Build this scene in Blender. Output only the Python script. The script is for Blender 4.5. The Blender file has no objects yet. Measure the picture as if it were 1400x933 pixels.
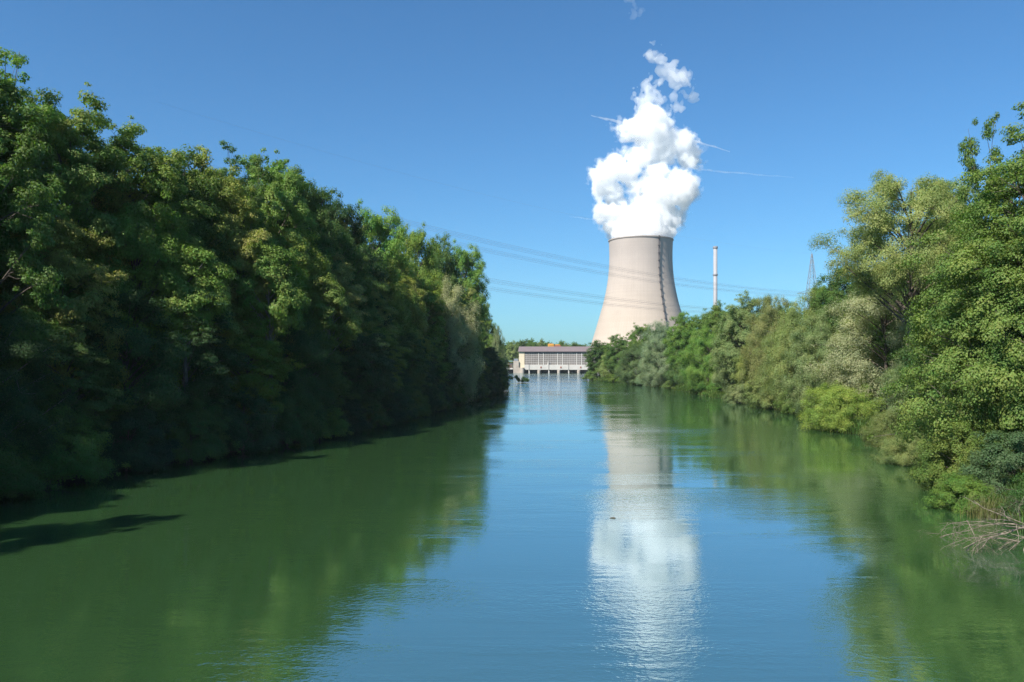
import bpy, math, random
import numpy as np
from mathutils import Vector, Matrix

SC = bpy.context.scene
COL = SC.collection
R = math.radians

# ---------------------------------------------------------------- camera data (photograph 1400 x 933)
F = 1089.0           # focal length in photograph pixels
HOR = 491.0          # horizon row
CAMZ = 10.0          # the bridge the photograph was taken from


def at(px, py, d):
    """point seen at photograph pixel (px, py) at depth d (metres along +Y)"""
    return Vector(((px - 700.0) / F * d, d, CAMZ + (HOR - py) / F * d))


# ---------------------------------------------------------------- tagging
def tag(o, label=None, cat=None, group=None, kind=None):
    if label: o['label'] = label
    if cat: o['category'] = cat
    if group: o['group'] = group
    if kind: o['kind'] = kind
    return o


def empty(name, loc, rz=0.0):
    o = bpy.data.objects.new(name, None)
    o.empty_display_size = 0.5
    COL.objects.link(o)
    o.location = loc
    o.rotation_euler = (0, 0, rz)
    return o


def mesh_obj(name, verts, faces, mat=None, parent=None, smooth=False):
    me = bpy.data.meshes.new(name)
    me.from_pydata([tuple(v) for v in verts], [], faces)
    me.update()
    if smooth:
        me.polygons.foreach_set('use_smooth', [True] * len(me.polygons))
    if mat: me.materials.append(mat)
    o = bpy.data.objects.new(name, me)
    COL.objects.link(o)
    if parent: o.parent = parent
    return o


def np_mesh(name, verts, quads, mat=None, smooth=False, rnd=None):
    me = bpy.data.meshes.new(name)
    nv, nf = len(verts), len(quads)
    k = quads.shape[1]
    me.vertices.add(nv)
    me.vertices.foreach_set('co', np.ascontiguousarray(verts, dtype=np.float32).ravel())
    me.loops.add(nf * k)
    me.loops.foreach_set('vertex_index', np.ascontiguousarray(quads, dtype=np.int32).ravel())
    me.polygons.add(nf)
    me.polygons.foreach_set('loop_start', np.arange(0, nf * k, k, dtype=np.int32))
    if smooth:
        me.polygons.foreach_set('use_smooth', np.ones(nf, dtype=bool))
    me.update(calc_edges=True)
    if rnd is not None:
        a = me.attributes.new('leaf_tone', 'FLOAT', 'FACE')
        a.data.foreach_set('value', np.ascontiguousarray(rnd, dtype=np.float32))
    if mat: me.materials.append(mat)
    return me


class MB:
    """collects boxes and tubes and links them as one mesh object"""
    def __init__(self):
        self.v, self.f = [], []

    def box(self, x0, x1, y0, y1, z0, z1):
        b = len(self.v)
        self.v += [(x0, y0, z0), (x1, y0, z0), (x1, y1, z0), (x0, y1, z0),
                   (x0, y0, z1), (x1, y0, z1), (x1, y1, z1), (x0, y1, z1)]
        self.f += [tuple(b + i for i in q) for q in
                   ((0, 3, 2, 1), (4, 5, 6, 7), (0, 1, 5, 4), (1, 2, 6, 5), (2, 3, 7, 6), (3, 0, 4, 7))]
        return self

    def tube(self, pts, rads, n=6, cap=True):
        pts = [Vector(p) for p in pts]
        b = len(self.v)
        m = len(pts)
        for i, p in enumerate(pts):
            t = (pts[min(i + 1, m - 1)] - pts[max(i - 1, 0)])
            if t.length < 1e-9: t = Vector((0, 0, 1))
            t.normalize()
            ref = Vector((1, 0, 0)) if abs(t.x) < 0.8 else Vector((0, 1, 0))
            u = t.cross(ref).normalized()
            w = t.cross(u)
            r = rads[i] if hasattr(rads, '__len__') else rads
            for k in range(n):
                a = 2 * math.pi * k / n
                self.v.append(tuple(p + (u * math.cos(a) + w * math.sin(a)) * r))
        for i in range(m - 1):
            for k in range(n):
                k2 = (k + 1) % n
                self.f.append((b + i * n + k, b + i * n + k2, b + (i + 1) * n + k2, b + (i + 1) * n + k))
        if cap:
            self.f.append(tuple(b + k for k in range(n))[::-1])
            self.f.append(tuple(b + (m - 1) * n + k for k in range(n)))
        return self

    def lathe(self, prof, n=64, cx=0, cy=0, closed=False):
        b = len(self.v)
        for r, z in prof:
            for k in range(n):
                a = 2 * math.pi * k / n
                self.v.append((cx + r * math.cos(a), cy + r * math.sin(a), z))
        m = len(prof)
        for i in range(m if closed else m - 1):
            j = (i + 1) % m
            for k in range(n):
                k2 = (k + 1) % n
                self.f.append((b + i * n + k, b + i * n + k2, b + j * n + k2, b + j * n + k))
        return self

    def poly(self, pts):
        b = len(self.v)
        self.v += [tuple(p) for p in pts]
        self.f.append(tuple(range(b, b + len(pts))))
        return self

    def build(self, name, mat, parent=None, smooth=False):
        return mesh_obj(name, self.v, self.f, mat, parent, smooth)


# ---------------------------------------------------------------- materials
def new_mat(name):
    m = bpy.data.materials.new(name)
    m.use_nodes = True
    nt = m.node_tree
    nt.nodes.clear()
    out = nt.nodes.new('ShaderNodeOutputMaterial')
    return m, nt, out


def N(nt, kind, **kw):
    n = nt.nodes.new(kind)
    for k, v in kw.items():
        if k in n.inputs.keys():
            n.inputs[k].default_value = v
        else:
            setattr(n, k, v)
    return n


def L(nt, a, b):
    nt.links.new(a, b)


def plain(name, col, rough=0.7, scale=0.4, var=0.18, metal=0.0, bump=0.0):
    """painted / concrete like surface with weathering noise"""
    m, nt, out = new_mat(name)
    p = N(nt, 'ShaderNodeBsdfPrincipled', Roughness=rough, Metallic=metal)
    tc = N(nt, 'ShaderNodeTexCoord')
    no = N(nt, 'ShaderNodeTexNoise', Scale=scale, Detail=8.0, Roughness=0.65)
    L(nt, tc.outputs['Object'], no.inputs['Vector'])
    mr = N(nt, 'ShaderNodeMapRange')
    mr.inputs[1].default_value = 0.25; mr.inputs[2].default_value = 0.75
    mr.inputs[3].default_value = 1 - var; mr.inputs[4].default_value = 1 + var
    L(nt, no.outputs['Fac'], mr.inputs[0])
    mx = N(nt, 'ShaderNodeVectorMath', operation='SCALE')
    mx.inputs[0].default_value = col[:3]
    L(nt, mr.outputs[0], mx.inputs['Scale'])
    L(nt, mx.outputs[0], p.inputs['Base Color'])
    if bump:
        b = N(nt, 'ShaderNodeBump', Distance=bump)
        L(nt, no.outputs['Fac'], b.inputs['Height'])
        L(nt, b.outputs[0], p.inputs['Normal'])
    L(nt, p.outputs[0], out.inputs[0])
    return m


def leaf_material():
    """foliage: hue from the object's own colour, with leaf-to-leaf and spray-to-spray variation"""
    m, nt, out = new_mat('foliage')
    oi = N(nt, 'ShaderNodeObjectInfo')
    at_ = N(nt, 'ShaderNodeAttribute', attribute_name='leaf_tone')
    tc = N(nt, 'ShaderNodeTexCoord')
    no = N(nt, 'ShaderNodeTexNoise', Scale=0.33, Detail=3.0)
    L(nt, tc.outputs['Object'], no.inputs['Vector'])
    h = N(nt, 'ShaderNodeMapRange'); h.inputs[3].default_value = 0.478; h.inputs[4].default_value = 0.522
    L(nt, at_.outputs['Fac'], h.inputs[0])
    h2 = N(nt, 'ShaderNodeMapRange'); h2.inputs[1].default_value = 0.3; h2.inputs[2].default_value = 0.7
    h2.inputs[3].default_value = -0.028; h2.inputs[4].default_value = 0.028
    L(nt, no.outputs['Fac'], h2.inputs[0])
    ha = N(nt, 'ShaderNodeMath', operation='ADD')
    L(nt, h.outputs[0], ha.inputs[0]); L(nt, h2.outputs[0], ha.inputs[1])
    v = N(nt, 'ShaderNodeMapRange'); v.inputs[3].default_value = 0.78; v.inputs[4].default_value = 1.22
    L(nt, at_.outputs['Fac'], v.inputs[0])
    hsv = N(nt, 'ShaderNodeHueSaturation')
    L(nt, ha.outputs[0], hsv.inputs['Hue'])
    v2 = N(nt, 'ShaderNodeMapRange'); v2.inputs[1].default_value = 0.3; v2.inputs[2].default_value = 0.7
    v2.inputs[3].default_value = 1.2; v2.inputs[4].default_value = 0.82
    L(nt, no.outputs['Fac'], v2.inputs[0])
    vm = N(nt, 'ShaderNodeMath', operation='MULTIPLY'); L(nt, v.outputs[0], vm.inputs[0]); L(nt, v2.outputs[0], vm.inputs[1])
    L(nt, vm.outputs[0], hsv.inputs['Value'])
    L(nt, oi.outputs['Color'], hsv.inputs['Color'])
    p = N(nt, 'ShaderNodeBsdfPrincipled', Roughness=0.55)
    p.inputs['Specular IOR Level'].default_value = 0.18
    L(nt, hsv.outputs[0], p.inputs['Base Color'])
    tr = N(nt, 'ShaderNodeBsdfTranslucent')
    g = N(nt, 'ShaderNodeMix', data_type='RGBA', blend_type='MULTIPLY')
    g.inputs[0].default_value = 1.0
    g.inputs[7].default_value = (1.35, 1.7, 0.5, 1)
    L(nt, hsv.outputs[0], g.inputs[6])
    L(nt, g.outputs[2], tr.inputs['Color'])
    ms = N(nt, 'ShaderNodeMixShader', Fac=0.34)
    L(nt, p.outputs[0], ms.inputs[1]); L(nt, tr.outputs[0], ms.inputs[2])
    L(nt, ms.outputs[0], out.inputs[0])
    return m


def bark_material(name, c1, c2):
    m, nt, out = new_mat(name)
    p = N(nt, 'ShaderNodeBsdfPrincipled', Roughness=0.85)
    tc = N(nt, 'ShaderNodeTexCoord')
    mp = N(nt, 'ShaderNodeMapping'); mp.inputs['Scale'].default_value = (3, 3, 0.6)
    L(nt, tc.outputs['Object'], mp.inputs['Vector'])
    no = N(nt, 'ShaderNodeTexNoise', Scale=2.0, Detail=6.0)
    L(nt, mp.outputs[0], no.inputs['Vector'])
    cr = N(nt, 'ShaderNodeValToRGB')
    cr.color_ramp.elements[0].position = 0.35; cr.color_ramp.elements[0].color = (*c1, 1)
    cr.color_ramp.elements[1].position = 0.68; cr.color_ramp.elements[1].color = (*c2, 1)
    L(nt, no.outputs['Fac'], cr.inputs[0])
    L(nt, cr.outputs[0], p.inputs['Base Color'])
    b = N(nt, 'ShaderNodeBump', Distance=0.05)
    L(nt, no.outputs['Fac'], b.inputs['Height']); L(nt, b.outputs[0], p.inputs['Normal'])
    L(nt, p.outputs[0], out.inputs[0])
    return m


def ground_material():
    m, nt, out = new_mat('ground')
    p = N(nt, 'ShaderNodeBsdfPrincipled', Roughness=0.9)
    tc = N(nt, 'ShaderNodeTexCoord')
    no = N(nt, 'ShaderNodeTexNoise', Scale=0.25, Detail=10.0, Roughness=0.7)
    L(nt, tc.outputs['Object'], no.inputs['Vector'])
    cr = N(nt, 'ShaderNodeValToRGB')
    cr.color_ramp.elements[0].position = 0.38; cr.color_ramp.elements[0].color = (0.045, 0.035, 0.02, 1)
    cr.color_ramp.elements[1].position = 0.62; cr.color_ramp.elements[1].color = (0.05, 0.075, 0.02, 1)
    L(nt, no.outputs['Fac'], cr.inputs[0]); L(nt, cr.outputs[0], p.inputs['Base Color'])
    b = N(nt, 'ShaderNodeBump', Distance=0.25)
    L(nt, no.outputs['Fac'], b.inputs['Height']); L(nt, b.outputs[0], p.inputs['Normal'])
    L(nt, p.outputs[0], out.inputs[0])
    return m


def water_material():
    m, nt, out = new_mat('river_water')
    tc = N(nt, 'ShaderNodeTexCoord')
    # patches where the breeze or the current roughens the surface
    mpp = N(nt, 'ShaderNodeMapping'); mpp.inputs['Scale'].default_value = (0.035, 0.05, 1)
    L(nt, tc.outputs['Object'], mpp.inputs['Vector'])
    patch = N(nt, 'ShaderNodeTexNoise', Scale=1.0, Detail=5.0, Roughness=0.6)
    L(nt, mpp.outputs[0], patch.inputs['Vector'])
    mps = N(nt, 'ShaderNodeMapping'); mps.inputs['Scale'].default_value = (0.02, 0.14, 1)
    L(nt, tc.outputs['Object'], mps.inputs['Vector'])
    streak = N(nt, 'ShaderNodeTexNoise', Scale=1.0, Detail=4.0, Roughness=0.65, Distortion=0.6)
    L(nt, mps.outputs[0], streak.inputs['Vector'])
    both = N(nt, 'ShaderNodeMath', operation='ADD'); L(nt, patch.outputs['Fac'], both.inputs[0]); L(nt, streak.outputs['Fac'], both.inputs[1])
    pr = N(nt, 'ShaderNodeMapRange'); pr.inputs[1].default_value = 0.94; pr.inputs[2].default_value = 1.26
    pr.inputs[3].default_value = 0.55; pr.inputs[4].default_value = 4.5
    L(nt, both.outputs[0], pr.inputs[0])
    # ripples: fine capillary waves and a slower swell, both wider across the stream than along it
    heights = []
    for sc, amp, st in ((5.5, 0.0034, (0.75, 1.3, 1)), (1.5, 0.0042, (0.65, 1.5, 1)), (0.09, 0.02, (0.7, 1.8, 1))):
        mp = N(nt, 'ShaderNodeMapping'); mp.inputs['Scale'].default_value = tuple(sc * s for s in st)
        mp.inputs['Rotation'].default_value = (0, 0, R(9 * sc))
        L(nt, tc.outputs['Object'], mp.inputs['Vector'])
        no = N(nt, 'ShaderNodeTexNoise', Scale=1.0, Detail=2.0, Roughness=0.5, Distortion=0.4)
        L(nt, mp.outputs[0], no.inputs['Vector'])
        mu = N(nt, 'ShaderNodeMath', operation='MULTIPLY'); mu.inputs[1].default_value = amp
        L(nt, no.outputs['Fac'], mu.inputs[0])
        heights.append(mu)
    a1 = N(nt, 'ShaderNodeMath', operation='ADD'); L(nt, heights[0].outputs[0], a1.inputs[0]); L(nt, heights[1].outputs[0], a1.inputs[1])
    sy = N(nt, 'ShaderNodeSeparateXYZ'); L(nt, tc.outputs['Object'], sy.inputs[0])
    chop = N(nt, 'ShaderNodeMapRange'); chop.inputs[1].default_value = 200; chop.inputs[2].default_value = 480
    chop.inputs[3].default_value = 1.0; chop.inputs[4].default_value = 9.0
    L(nt, sy.outputs[1], chop.inputs[0])
    prc = N(nt, 'ShaderNodeMath', operation='MULTIPLY'); L(nt, pr.outputs[0], prc.inputs[0]); L(nt, chop.outputs[0], prc.inputs[1])
    a1m = N(nt, 'ShaderNodeMath', operation='MULTIPLY'); L(nt, a1.outputs[0], a1m.inputs[0]); L(nt, prc.outputs[0], a1m.inputs[1])
    a2 = N(nt, 'ShaderNodeMath', operation='ADD'); L(nt, a1m.outputs[0], a2.inputs[0]); L(nt, heights[2].outputs[0], a2.inputs[1])
    bp = N(nt, 'ShaderNodeBump', Distance=1.0, Strength=1.0)
    L(nt, a2.outputs[0], bp.inputs['Height'])
    # murky green body colour
    di = N(nt, 'ShaderNodeBsdfDiffuse')
    di.inputs['Color'].default_value = (0.036, 0.090, 0.029, 1)
    gl = N(nt, 'ShaderNodeBsdfGlossy', Roughness=0.045)
    gl.inputs['Color'].default_value = (0.82, 0.93, 1.0, 1)
    L(nt, bp.outputs[0], gl.inputs['Normal'])
    fr = N(nt, 'ShaderNodeFresnel', IOR=1.33)
    L(nt, bp.outputs[0], fr.inputs['Normal'])
    fm = N(nt, 'ShaderNodeMapRange'); fm.inputs[3].default_value = 0.50; fm.inputs[4].default_value = 1.0
    L(nt, fr.outputs[0], fm.inputs[0])
    ms = N(nt, 'ShaderNodeMixShader')
    L(nt, fm.outputs[0], ms.inputs[0]); L(nt, di.outputs[0], ms.inputs[1]); L(nt, gl.outputs[0], ms.inputs[2])
    L(nt, ms.outputs[0], out.inputs[0])
    return m


def tower_material():
    m, nt, out = new_mat('cooling_tower_concrete')
    p = N(nt, 'ShaderNodeBsdfPrincipled', Roughness=0.85)
    tc = N(nt, 'ShaderNodeTexCoord')
    sp = N(nt, 'ShaderNodeSeparateXYZ'); L(nt, tc.outputs['Object'], sp.inputs[0])
    # lift bands
    wz = N(nt, 'ShaderNodeMath', operation='MULTIPLY'); wz.inputs[1].default_value = 0.66
    L(nt, sp.outputs[2], wz.inputs[0])
    fl = N(nt, 'ShaderNodeMath', operation='FLOOR'); L(nt, wz.outputs[0], fl.inputs[0])
    wn = N(nt, 'ShaderNodeTexWhiteNoise', noise_dimensions='1D'); L(nt, fl.outputs[0], wn.inputs['W'])
    # vertical streaks by angle
    ang = N(nt, 'ShaderNodeMath', operation='ARCTAN2'); L(nt, sp.outputs[1], ang.inputs[0]); L(nt, sp.outputs[0], ang.inputs[1])
    cb = N(nt, 'ShaderNodeCombineXYZ')
    am = N(nt, 'ShaderNodeMath', operation='MULTIPLY'); am.inputs[1].default_value = 40.0; L(nt, ang.outputs[0], am.inputs[0])
    zm = N(nt, 'ShaderNodeMath', operation='MULTIPLY'); zm.inputs[1].default_value = 0.012; L(nt, sp.outputs[2], zm.inputs[0])
    L(nt, am.outputs[0], cb.inputs[0]); L(nt, zm.outputs[0], cb.inputs[2])
    st = N(nt, 'ShaderNodeTexNoise', Scale=1.0, Detail=5.0); L(nt, cb.outputs[0], st.inputs['Vector'])
    big = N(nt, 'ShaderNodeTexNoise', Scale=0.03, Detail=6.0); L(nt, tc.outputs['Object'], big.inputs['Vector'])
    # newer, greyer crown of the shell
    hz = N(nt, 'ShaderNodeMapRange'); hz.inputs[1].default_value = 60; hz.inputs[2].default_value = 150
    L(nt, sp.outputs[2], hz.inputs[0])
    mix = N(nt, 'ShaderNodeMix', data_type='RGBA')
    mix.inputs[6].default_value = (0.43, 0.355, 0.285, 1)
    mix.inputs[7].default_value = (0.405, 0.348, 0.312, 1)
    L(nt, hz.outputs[0], mix.inputs[0])
    s1 = N(nt, 'ShaderNodeMapRange'); s1.inputs[3].default_value = 0.975; s1.inputs[4].default_value = 1.015
    L(nt, wn.outputs['Value'], s1.inputs[0])
    s2 = N(nt, 'ShaderNodeMapRange'); s2.inputs[1].default_value = 0.3; s2.inputs[2].default_value = 0.7
    s2.inputs[3].default_value = 0.955; s2.inputs[4].default_value = 1.035
    L(nt, st.outputs['Fac'], s2.inputs[0])
    s3 = N(nt, 'ShaderNodeMapRange'); s3.inputs[1].default_value = 0.3; s3.inputs[2].default_value = 0.7
    s3.inputs[3].default_value = 0.92; s3.inputs[4].default_value = 1.06
    L(nt, big.outputs['Fac'], s3.inputs[0])
    m1 = N(nt, 'ShaderNodeMath', operation='MULTIPLY'); L(nt, s1.outputs[0], m1.inputs[0]); L(nt, s2.outputs[0], m1.inputs[1])
    m2 = N(nt, 'ShaderNodeMath', operation='MULTIPLY'); L(nt, m1.outputs[0], m2.inputs[0]); L(nt, s3.outputs[0], m2.inputs[1])
    vs = N(nt, 'ShaderNodeVectorMath', operation='SCALE'); L(nt, mix.outputs[2], vs.inputs[0]); L(nt, m2.outputs[0], vs.inputs['Scale'])
    L(nt, vs.outputs[0], p.inputs['Base Color'])
    L(nt, p.outputs[0], out.inputs[0])
    return m


def volume_mat(name, dens, aniso=0.0, col=(1, 1, 1)):
    m, nt, out = new_mat(name)
    v = N(nt, 'ShaderNodeVolumePrincipled')
    v.inputs['Color'].default_value = (*col, 1)
    v.inputs['Density'].default_value = dens
    v.inputs['Anisotropy'].default_value = aniso
    L(nt, v.outputs[0], out.inputs['Volume'])
    m.cycles.homogeneous_volume = True
    return m


M = {
    'leaf': leaf_material(),
    'bark': bark_material('bark', (0.05, 0.04, 0.03), (0.16, 0.13, 0.10)),
    'pale_bark': bark_material('pale_bark', (0.13, 0.11, 0.09), (0.42, 0.38, 0.32)),
    'dead_wood': bark_material('dead_wood', (0.10, 0.08, 0.055), (0.27, 0.225, 0.17)),
    'ground': ground_material(),
    'water': water_material(),
    'tower': tower_material(),
    'steel_dark': plain('dark_steel', (0.06, 0.06, 0.07), 0.5, 1.0),
    'cable': plain('cable_metal', (0.16, 0.17, 0.19), 0.5, 1.0),
    'chimney': plain('chimney_paint', (0.30, 0.30, 0.31), 0.6, 0.1, 0.08),
    'chimney_ring': plain('chimney_ring', (0.22, 0.22, 0.24), 0.6, 0.5),
    'cream': plain('cream_render', (0.62, 0.53, 0.38), 0.8, 0.25, 0.1),
    'concrete': plain('weathered_concrete', (0.38, 0.33, 0.28), 0.85, 0.3, 0.25, bump=0.03),
    'white': plain('white_render', (0.50, 0.475, 0.435), 0.75, 0.3, 0.1),
    'roof': plain('roof_sheet', (0.17, 0.132, 0.132), 0.7, 0.2, 0.12),
    'glass': plain('window_glass', (0.22, 0.195, 0.175), 0.2, 0.12, 0.3),
    'frame': plain('window_frame', (0.45, 0.42, 0.40), 0.5, 0.5, 0.08),
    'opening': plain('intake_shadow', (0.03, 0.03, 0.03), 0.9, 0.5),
    'teal': plain('teal_paint', (0.22, 0.36, 0.36), 0.6, 0.5),
    'red_steel': plain('red_steel', (0.36, 0.10, 0.10), 0.55, 0.5),
    'orange': plain('orange_paint', (0.62, 0.30, 0.05), 0.5, 0.4, 0.12),
    'rust': plain('rust_red_paint', (0.28, 0.10, 0.06), 0.6, 0.5),
    'galv': plain('galvanised_steel', (0.20, 0.225, 0.25), 0.5, 1.0),
    'steam': volume_mat('steam', 0.085, 0.0),
    'wisp': volume_mat('thin_steam', 0.045, 0.0),
    'contrail': volume_mat('ice_trail', 0.018, 0.0), 'contrail_faint': volume_mat('thin_ice_trail', 0.009, 0.0),
}

# ---------------------------------------------------------------- terrain and river
LB = [(-260, -70), (-60, -46), (0, -41), (30, -38.5), (46, -39.5), (56, -38.5), (66, -36.8), (80, -32), (97, -26), (120, -21.5),
      (151, -17.5), (200, -11), (247, -5.5), (300, -8), (360, -17), (450, -42), (545, -60), (561, -60)]
RB = [(-260, 40), (-60, 36), (0, 31), (30, 29.5), (41, 29), (55, 33), (73, 39), (100, 46.5), (116, 44.5), (143, 54.5), (176, 52),
      (222, 52), (279, 54), (340, 45), (375, 38), (410, 52), (450, 66), (545, 90), (561, 90)]
LBY, LBX = np.array(LB, float).T
RBY, RBX = np.array(RB, float).T


def sstep(a, b, x):
    t = np.clip((x - a) / (b - a), 0, 1)
    return t * t * (3 - 2 * t)


def ground_z(x, y):
    x = np.asarray(x, float); y = np.asarray(y, float)
    xl = np.interp(y, LBY, LBX); xr = np.interp(y, RBY, RBX)
    wob = 0.6 * np.sin(y * 0.31) + 0.5 * np.sin(y * 0.83 + 1.0)
    dl = xl + wob - x
    dr = x - xr + wob
    hill = 12.5 * sstep(110, 60, np.abs(y - 60) * 0.0 + 80) * sstep(2, 17, dl) * (1 - sstep(255, 360, y)) * (1 - 0.15 * sstep(60, 240, y))
    zl = -2.6 + 3.6 * sstep(-3.0, 2.0, dl) + hill + 1.2 * sstep(10, 60, dl)
    zr = -2.6 + 3.4 * sstep(-3.0, 2.0, dr) + 2.2 * sstep(3, 25, dr)
    z = np.maximum(zl, zr)
    past = sstep(566, 572, y)
    z = z * (1 - past) + 2.0 * past
    return z


def gz(x, y):
    return float(ground_z(x, y))


xs = np.concatenate([-np.geomspace(2500, 95, 22), np.arange(-92, 125, 2.2), np.geomspace(130, 2500, 22)])
ys = np.concatenate([-np.geomspace(900, 70, 12), np.arange(-64, 640, 3.2), np.geomspace(650, 3000, 22)])
GX, GY = np.meshgrid(xs, ys)
GZ = ground_z(GX, GY)
nx_, ny_ = len(xs), len(ys)
idx = np.arange(nx_ * ny_).reshape(ny_, nx_)
quads = np.stack([idx[:-1, :-1], idx[:-1, 1:], idx[1:, 1:], idx[1:, :-1]], -1).reshape(-1, 4)
gme = np_mesh('ground', np.stack([GX, GY, GZ], -1).reshape(-1, 3), quads, M['ground'], smooth=True)
g = bpy.data.objects.new('ground', gme); COL.objects.link(g); tag(g, kind='structure')

w = mesh_obj('river_water', [(-110, -255, 0), (130, -255, 0), (130, 566.5, 0), (-110, 566.5, 0)], [(0, 1, 2, 3)], M['water'])
tag(w, kind='structure')

# ---------------------------------------------------------------- foliage generators
def unit(a):
    return a / np.maximum(np.linalg.norm(a, axis=-1, keepdims=True), 1e-9)


def leaves_mesh(name, P, Nn, U, Ln, Wd, rng):
    n = len(P)
    Nn = unit(Nn)
    U = unit(U - (U * Nn).sum(1, keepdims=True) * Nn)
    V = np.cross(Nn, U)
    s = rng.uniform(0.7, 1.3, (n, 1))
    a = P - U * (Ln / 2) * s
    b = P + V * (Wd / 2) * s - U * (Ln * 0.06) * s
    c = P + U * (Ln / 2) * s - Nn * 0.12 * Ln * s
    d = P - V * (Wd / 2) * s - U * (Ln * 0.06) * s
    verts = np.stack([a, b, c, d], 1).reshape(-1, 3)
    q = np.arange(4 * n).reshape(n, 4)
    return np_mesh(name, verts, q, M['leaf'], rnd=rng.random(n))


def bez(p0, p1, p2, n):
    out = []
    for i in range(n + 1):
        t = i / n
        out.append(p0 * (1 - t) ** 2 + p1 * 2 * t * (1 - t) + p2 * t * t)
    return out


def tree_meshes(seed, H, Rr, base, limbs, per_limb, crad, flat, nleaf, Ln, Wd, cfrac=0.45, low=-0.75, droop=0.0, spread=0.13,
                upness=0.55, spike=0.1, lean=0.0, bark='bark', tr=0.32, lobe=(0.78, 1.12), inner=0.5):
    """returns (trunk mesh, crown mesh) of one tree: curved limbs fan out to a rounded, lobed crown,
    sprays of leaf-sized faces sit along their outer halves"""
    rng = np.random.default_rng(seed)
    mb = MB()
    hb = base * H
    zc0 = hb + (H - hb) * cfrac
    bend = rng.normal(0, 0.03, 2) * H
    trunk_top = np.array([bend[0] + lean * H * 0.25, bend[1], hb + (H - hb) * 0.7])
    tp = [Vector(p) for p in bez(np.zeros(3), np.array([bend[0] * 0.2 + lean * H * 0.02, bend[1] * 0.2, trunk_top[2] * 0.55]), trunk_top, 7)]
    tp[0].z = -0.8
    mb.tube(tp, [tr * (1.25 - 1.1 * i / 7) for i in range(8)], 8)

    def trunk_at(z):
        for i in range(len(tp) - 1):
            if tp[i].z <= z <= tp[i + 1].z:
                f = (z - tp[i].z) / (tp[i + 1].z - tp[i].z)
                return np.array(tp[i].lerp(tp[i + 1], f))
        return np.array(tp[-1])

    # a few broad bulges make the outline uneven
    bdir = unit(rng.normal(0, 1, (7, 3)) + np.array([0, 0, 0.3])); bamp = rng.uniform(-0.22, 0.26, 7)
    C = []
    ga = rng.uniform(0, 6.28)
    for i in range(limbs):
        zd = low + (1 - low) * (i + 0.5) / limbs
        az = ga + i * 2.39996 + rng.normal(0, 0.25)
        rh = math.sqrt(max(0.0, 1 - zd * zd))
        dv = np.array([math.cos(az) * rh, math.sin(az) * rh, zd])
        sc = rng.uniform(*lobe) + float((bamp * np.maximum(0, bdir @ dv) ** 3).sum())
        if rng.random() < spike: sc *= rng.uniform(1.08, 1.22)
        ze = zc0 + zd * sc * ((H - zc0) if zd > 0 else (zc0 - hb))
        rad = Rr * rh * sc
        za = max(0.05 * H, min(trunk_top[2] - 0.2, ze - rad * rng.uniform(0.3, 0.75) - 0.05 * H))
        p0 = trunk_at(za)
        p2 = np.array([dv[0] * Rr * sc + lean * H * 0.25, dv[1] * Rr * sc, max(0.4, ze)])
        p1 = (p0 + p2) / 2 + np.array([0, 0, (rad + 1) * rng.uniform(-0.02, 0.25)])
        pts = bez(p0, p1, p2, 6)
        r0 = tr * rng.uniform(0.25, 0.42)
        mb.tube([Vector(p) for p in pts], [r0 * (1 - 0.84 * k / 6) for k in range(7)], 5, cap=False)
        k = max(3, int(per_limb * rng.uniform(0.75, 1.25)))
        ss = inner + (1.03 - inner) * rng.random(k) ** 0.6
        for s in ss:
            c = p0 * (1 - s) ** 2 + p1 * 2 * s * (1 - s) + p2 * s * s
            off = rng.normal(0, 1, 3); off[2] = off[2] * 0.75
            c = c + off * spread * Rr
            if c[2] < 0.35: c[2] = 0.35 + rng.random() * 0.5
            C.append(c)
            if rng.random() < 0.35:
                q = pts[min(5, int(s * 5))]
                mb.tube([Vector(q), Vector((q + c) / 2 + rng.normal(0, 0.15, 3)), Vector(c)], [r0 * 0.3, r0 * 0.2, 0.012], 4, cap=False)
    C = np.array(C)
    axis = np.array([lean * H * 0.1, 0, hb + (H - hb) * 0.3])
    O = unit((C - axis) * np.array([1, 1, 0.8]))
    nc = len(C)
    cs = rng.uniform(0.5, 1.6, nc) * rng.uniform(0.8, 1.1, nc)
    cnt = np.maximum(8, (nleaf / nc * cs ** 2 / np.mean(cs ** 2)).astype(int))
    ii = np.repeat(np.arange(nc), cnt)
    n = len(ii)
    d = unit(rng.normal(0, 1, (n, 3)))
    rr = rng.random((n, 1)) ** 0.5
    loc = d * rr * (crad * cs[ii])[:, None] * np.array([1, 1, flat])
    # tilt each spray so that its outer edge hangs a little
    loc[:, 2] -= 0.28 * (loc * O[ii]).sum(1)
    if droop:
        loc[:, 2] -= droop * crad * rng.random(n) ** 2 * 1.6
    P = C[ii] + loc
    keep = P[:, 2] > 0.05
    P, ii, d = P[keep], ii[keep], d[keep]
    n = len(P)
    Nn = upness * np.array([0, 0, 0.8]) + 0.5 * O[ii] + 0.75 * d + rng.normal(0, 0.33, (n, 3))
    U = rng.normal(0, 1, (n, 3)) + O[ii] * 0.8
    U[:, 2] -= 0.3 + droop * 2.5
    trunk = bpy.data.meshes.new('trunk')
    trunk.from_pydata(mb.v, [], mb.f); trunk.update()
    trunk.polygons.foreach_set('use_smooth', [True] * len(trunk.polygons))
    trunk.materials.append(M[bark])
    crown = leaves_mesh('crown', P, Nn, U, Ln, Wd, rng)
    # size used to scale copies (robust: a few stray leaves do not count)
    h = float(np.percentile(P[:, 2], 99.85)); wdt = float(np.percentile(np.hypot(P[:, 0] - lean * H * 0.12, P[:, 1]), 97)) * 2
    return trunk, crown, h, wdt


KIND = {}


def kind(key, n, **kw):
    KIND[key] = [tree_meshes(seed=hash_seed(key) + i, **kw) for i in range(n)]


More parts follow.
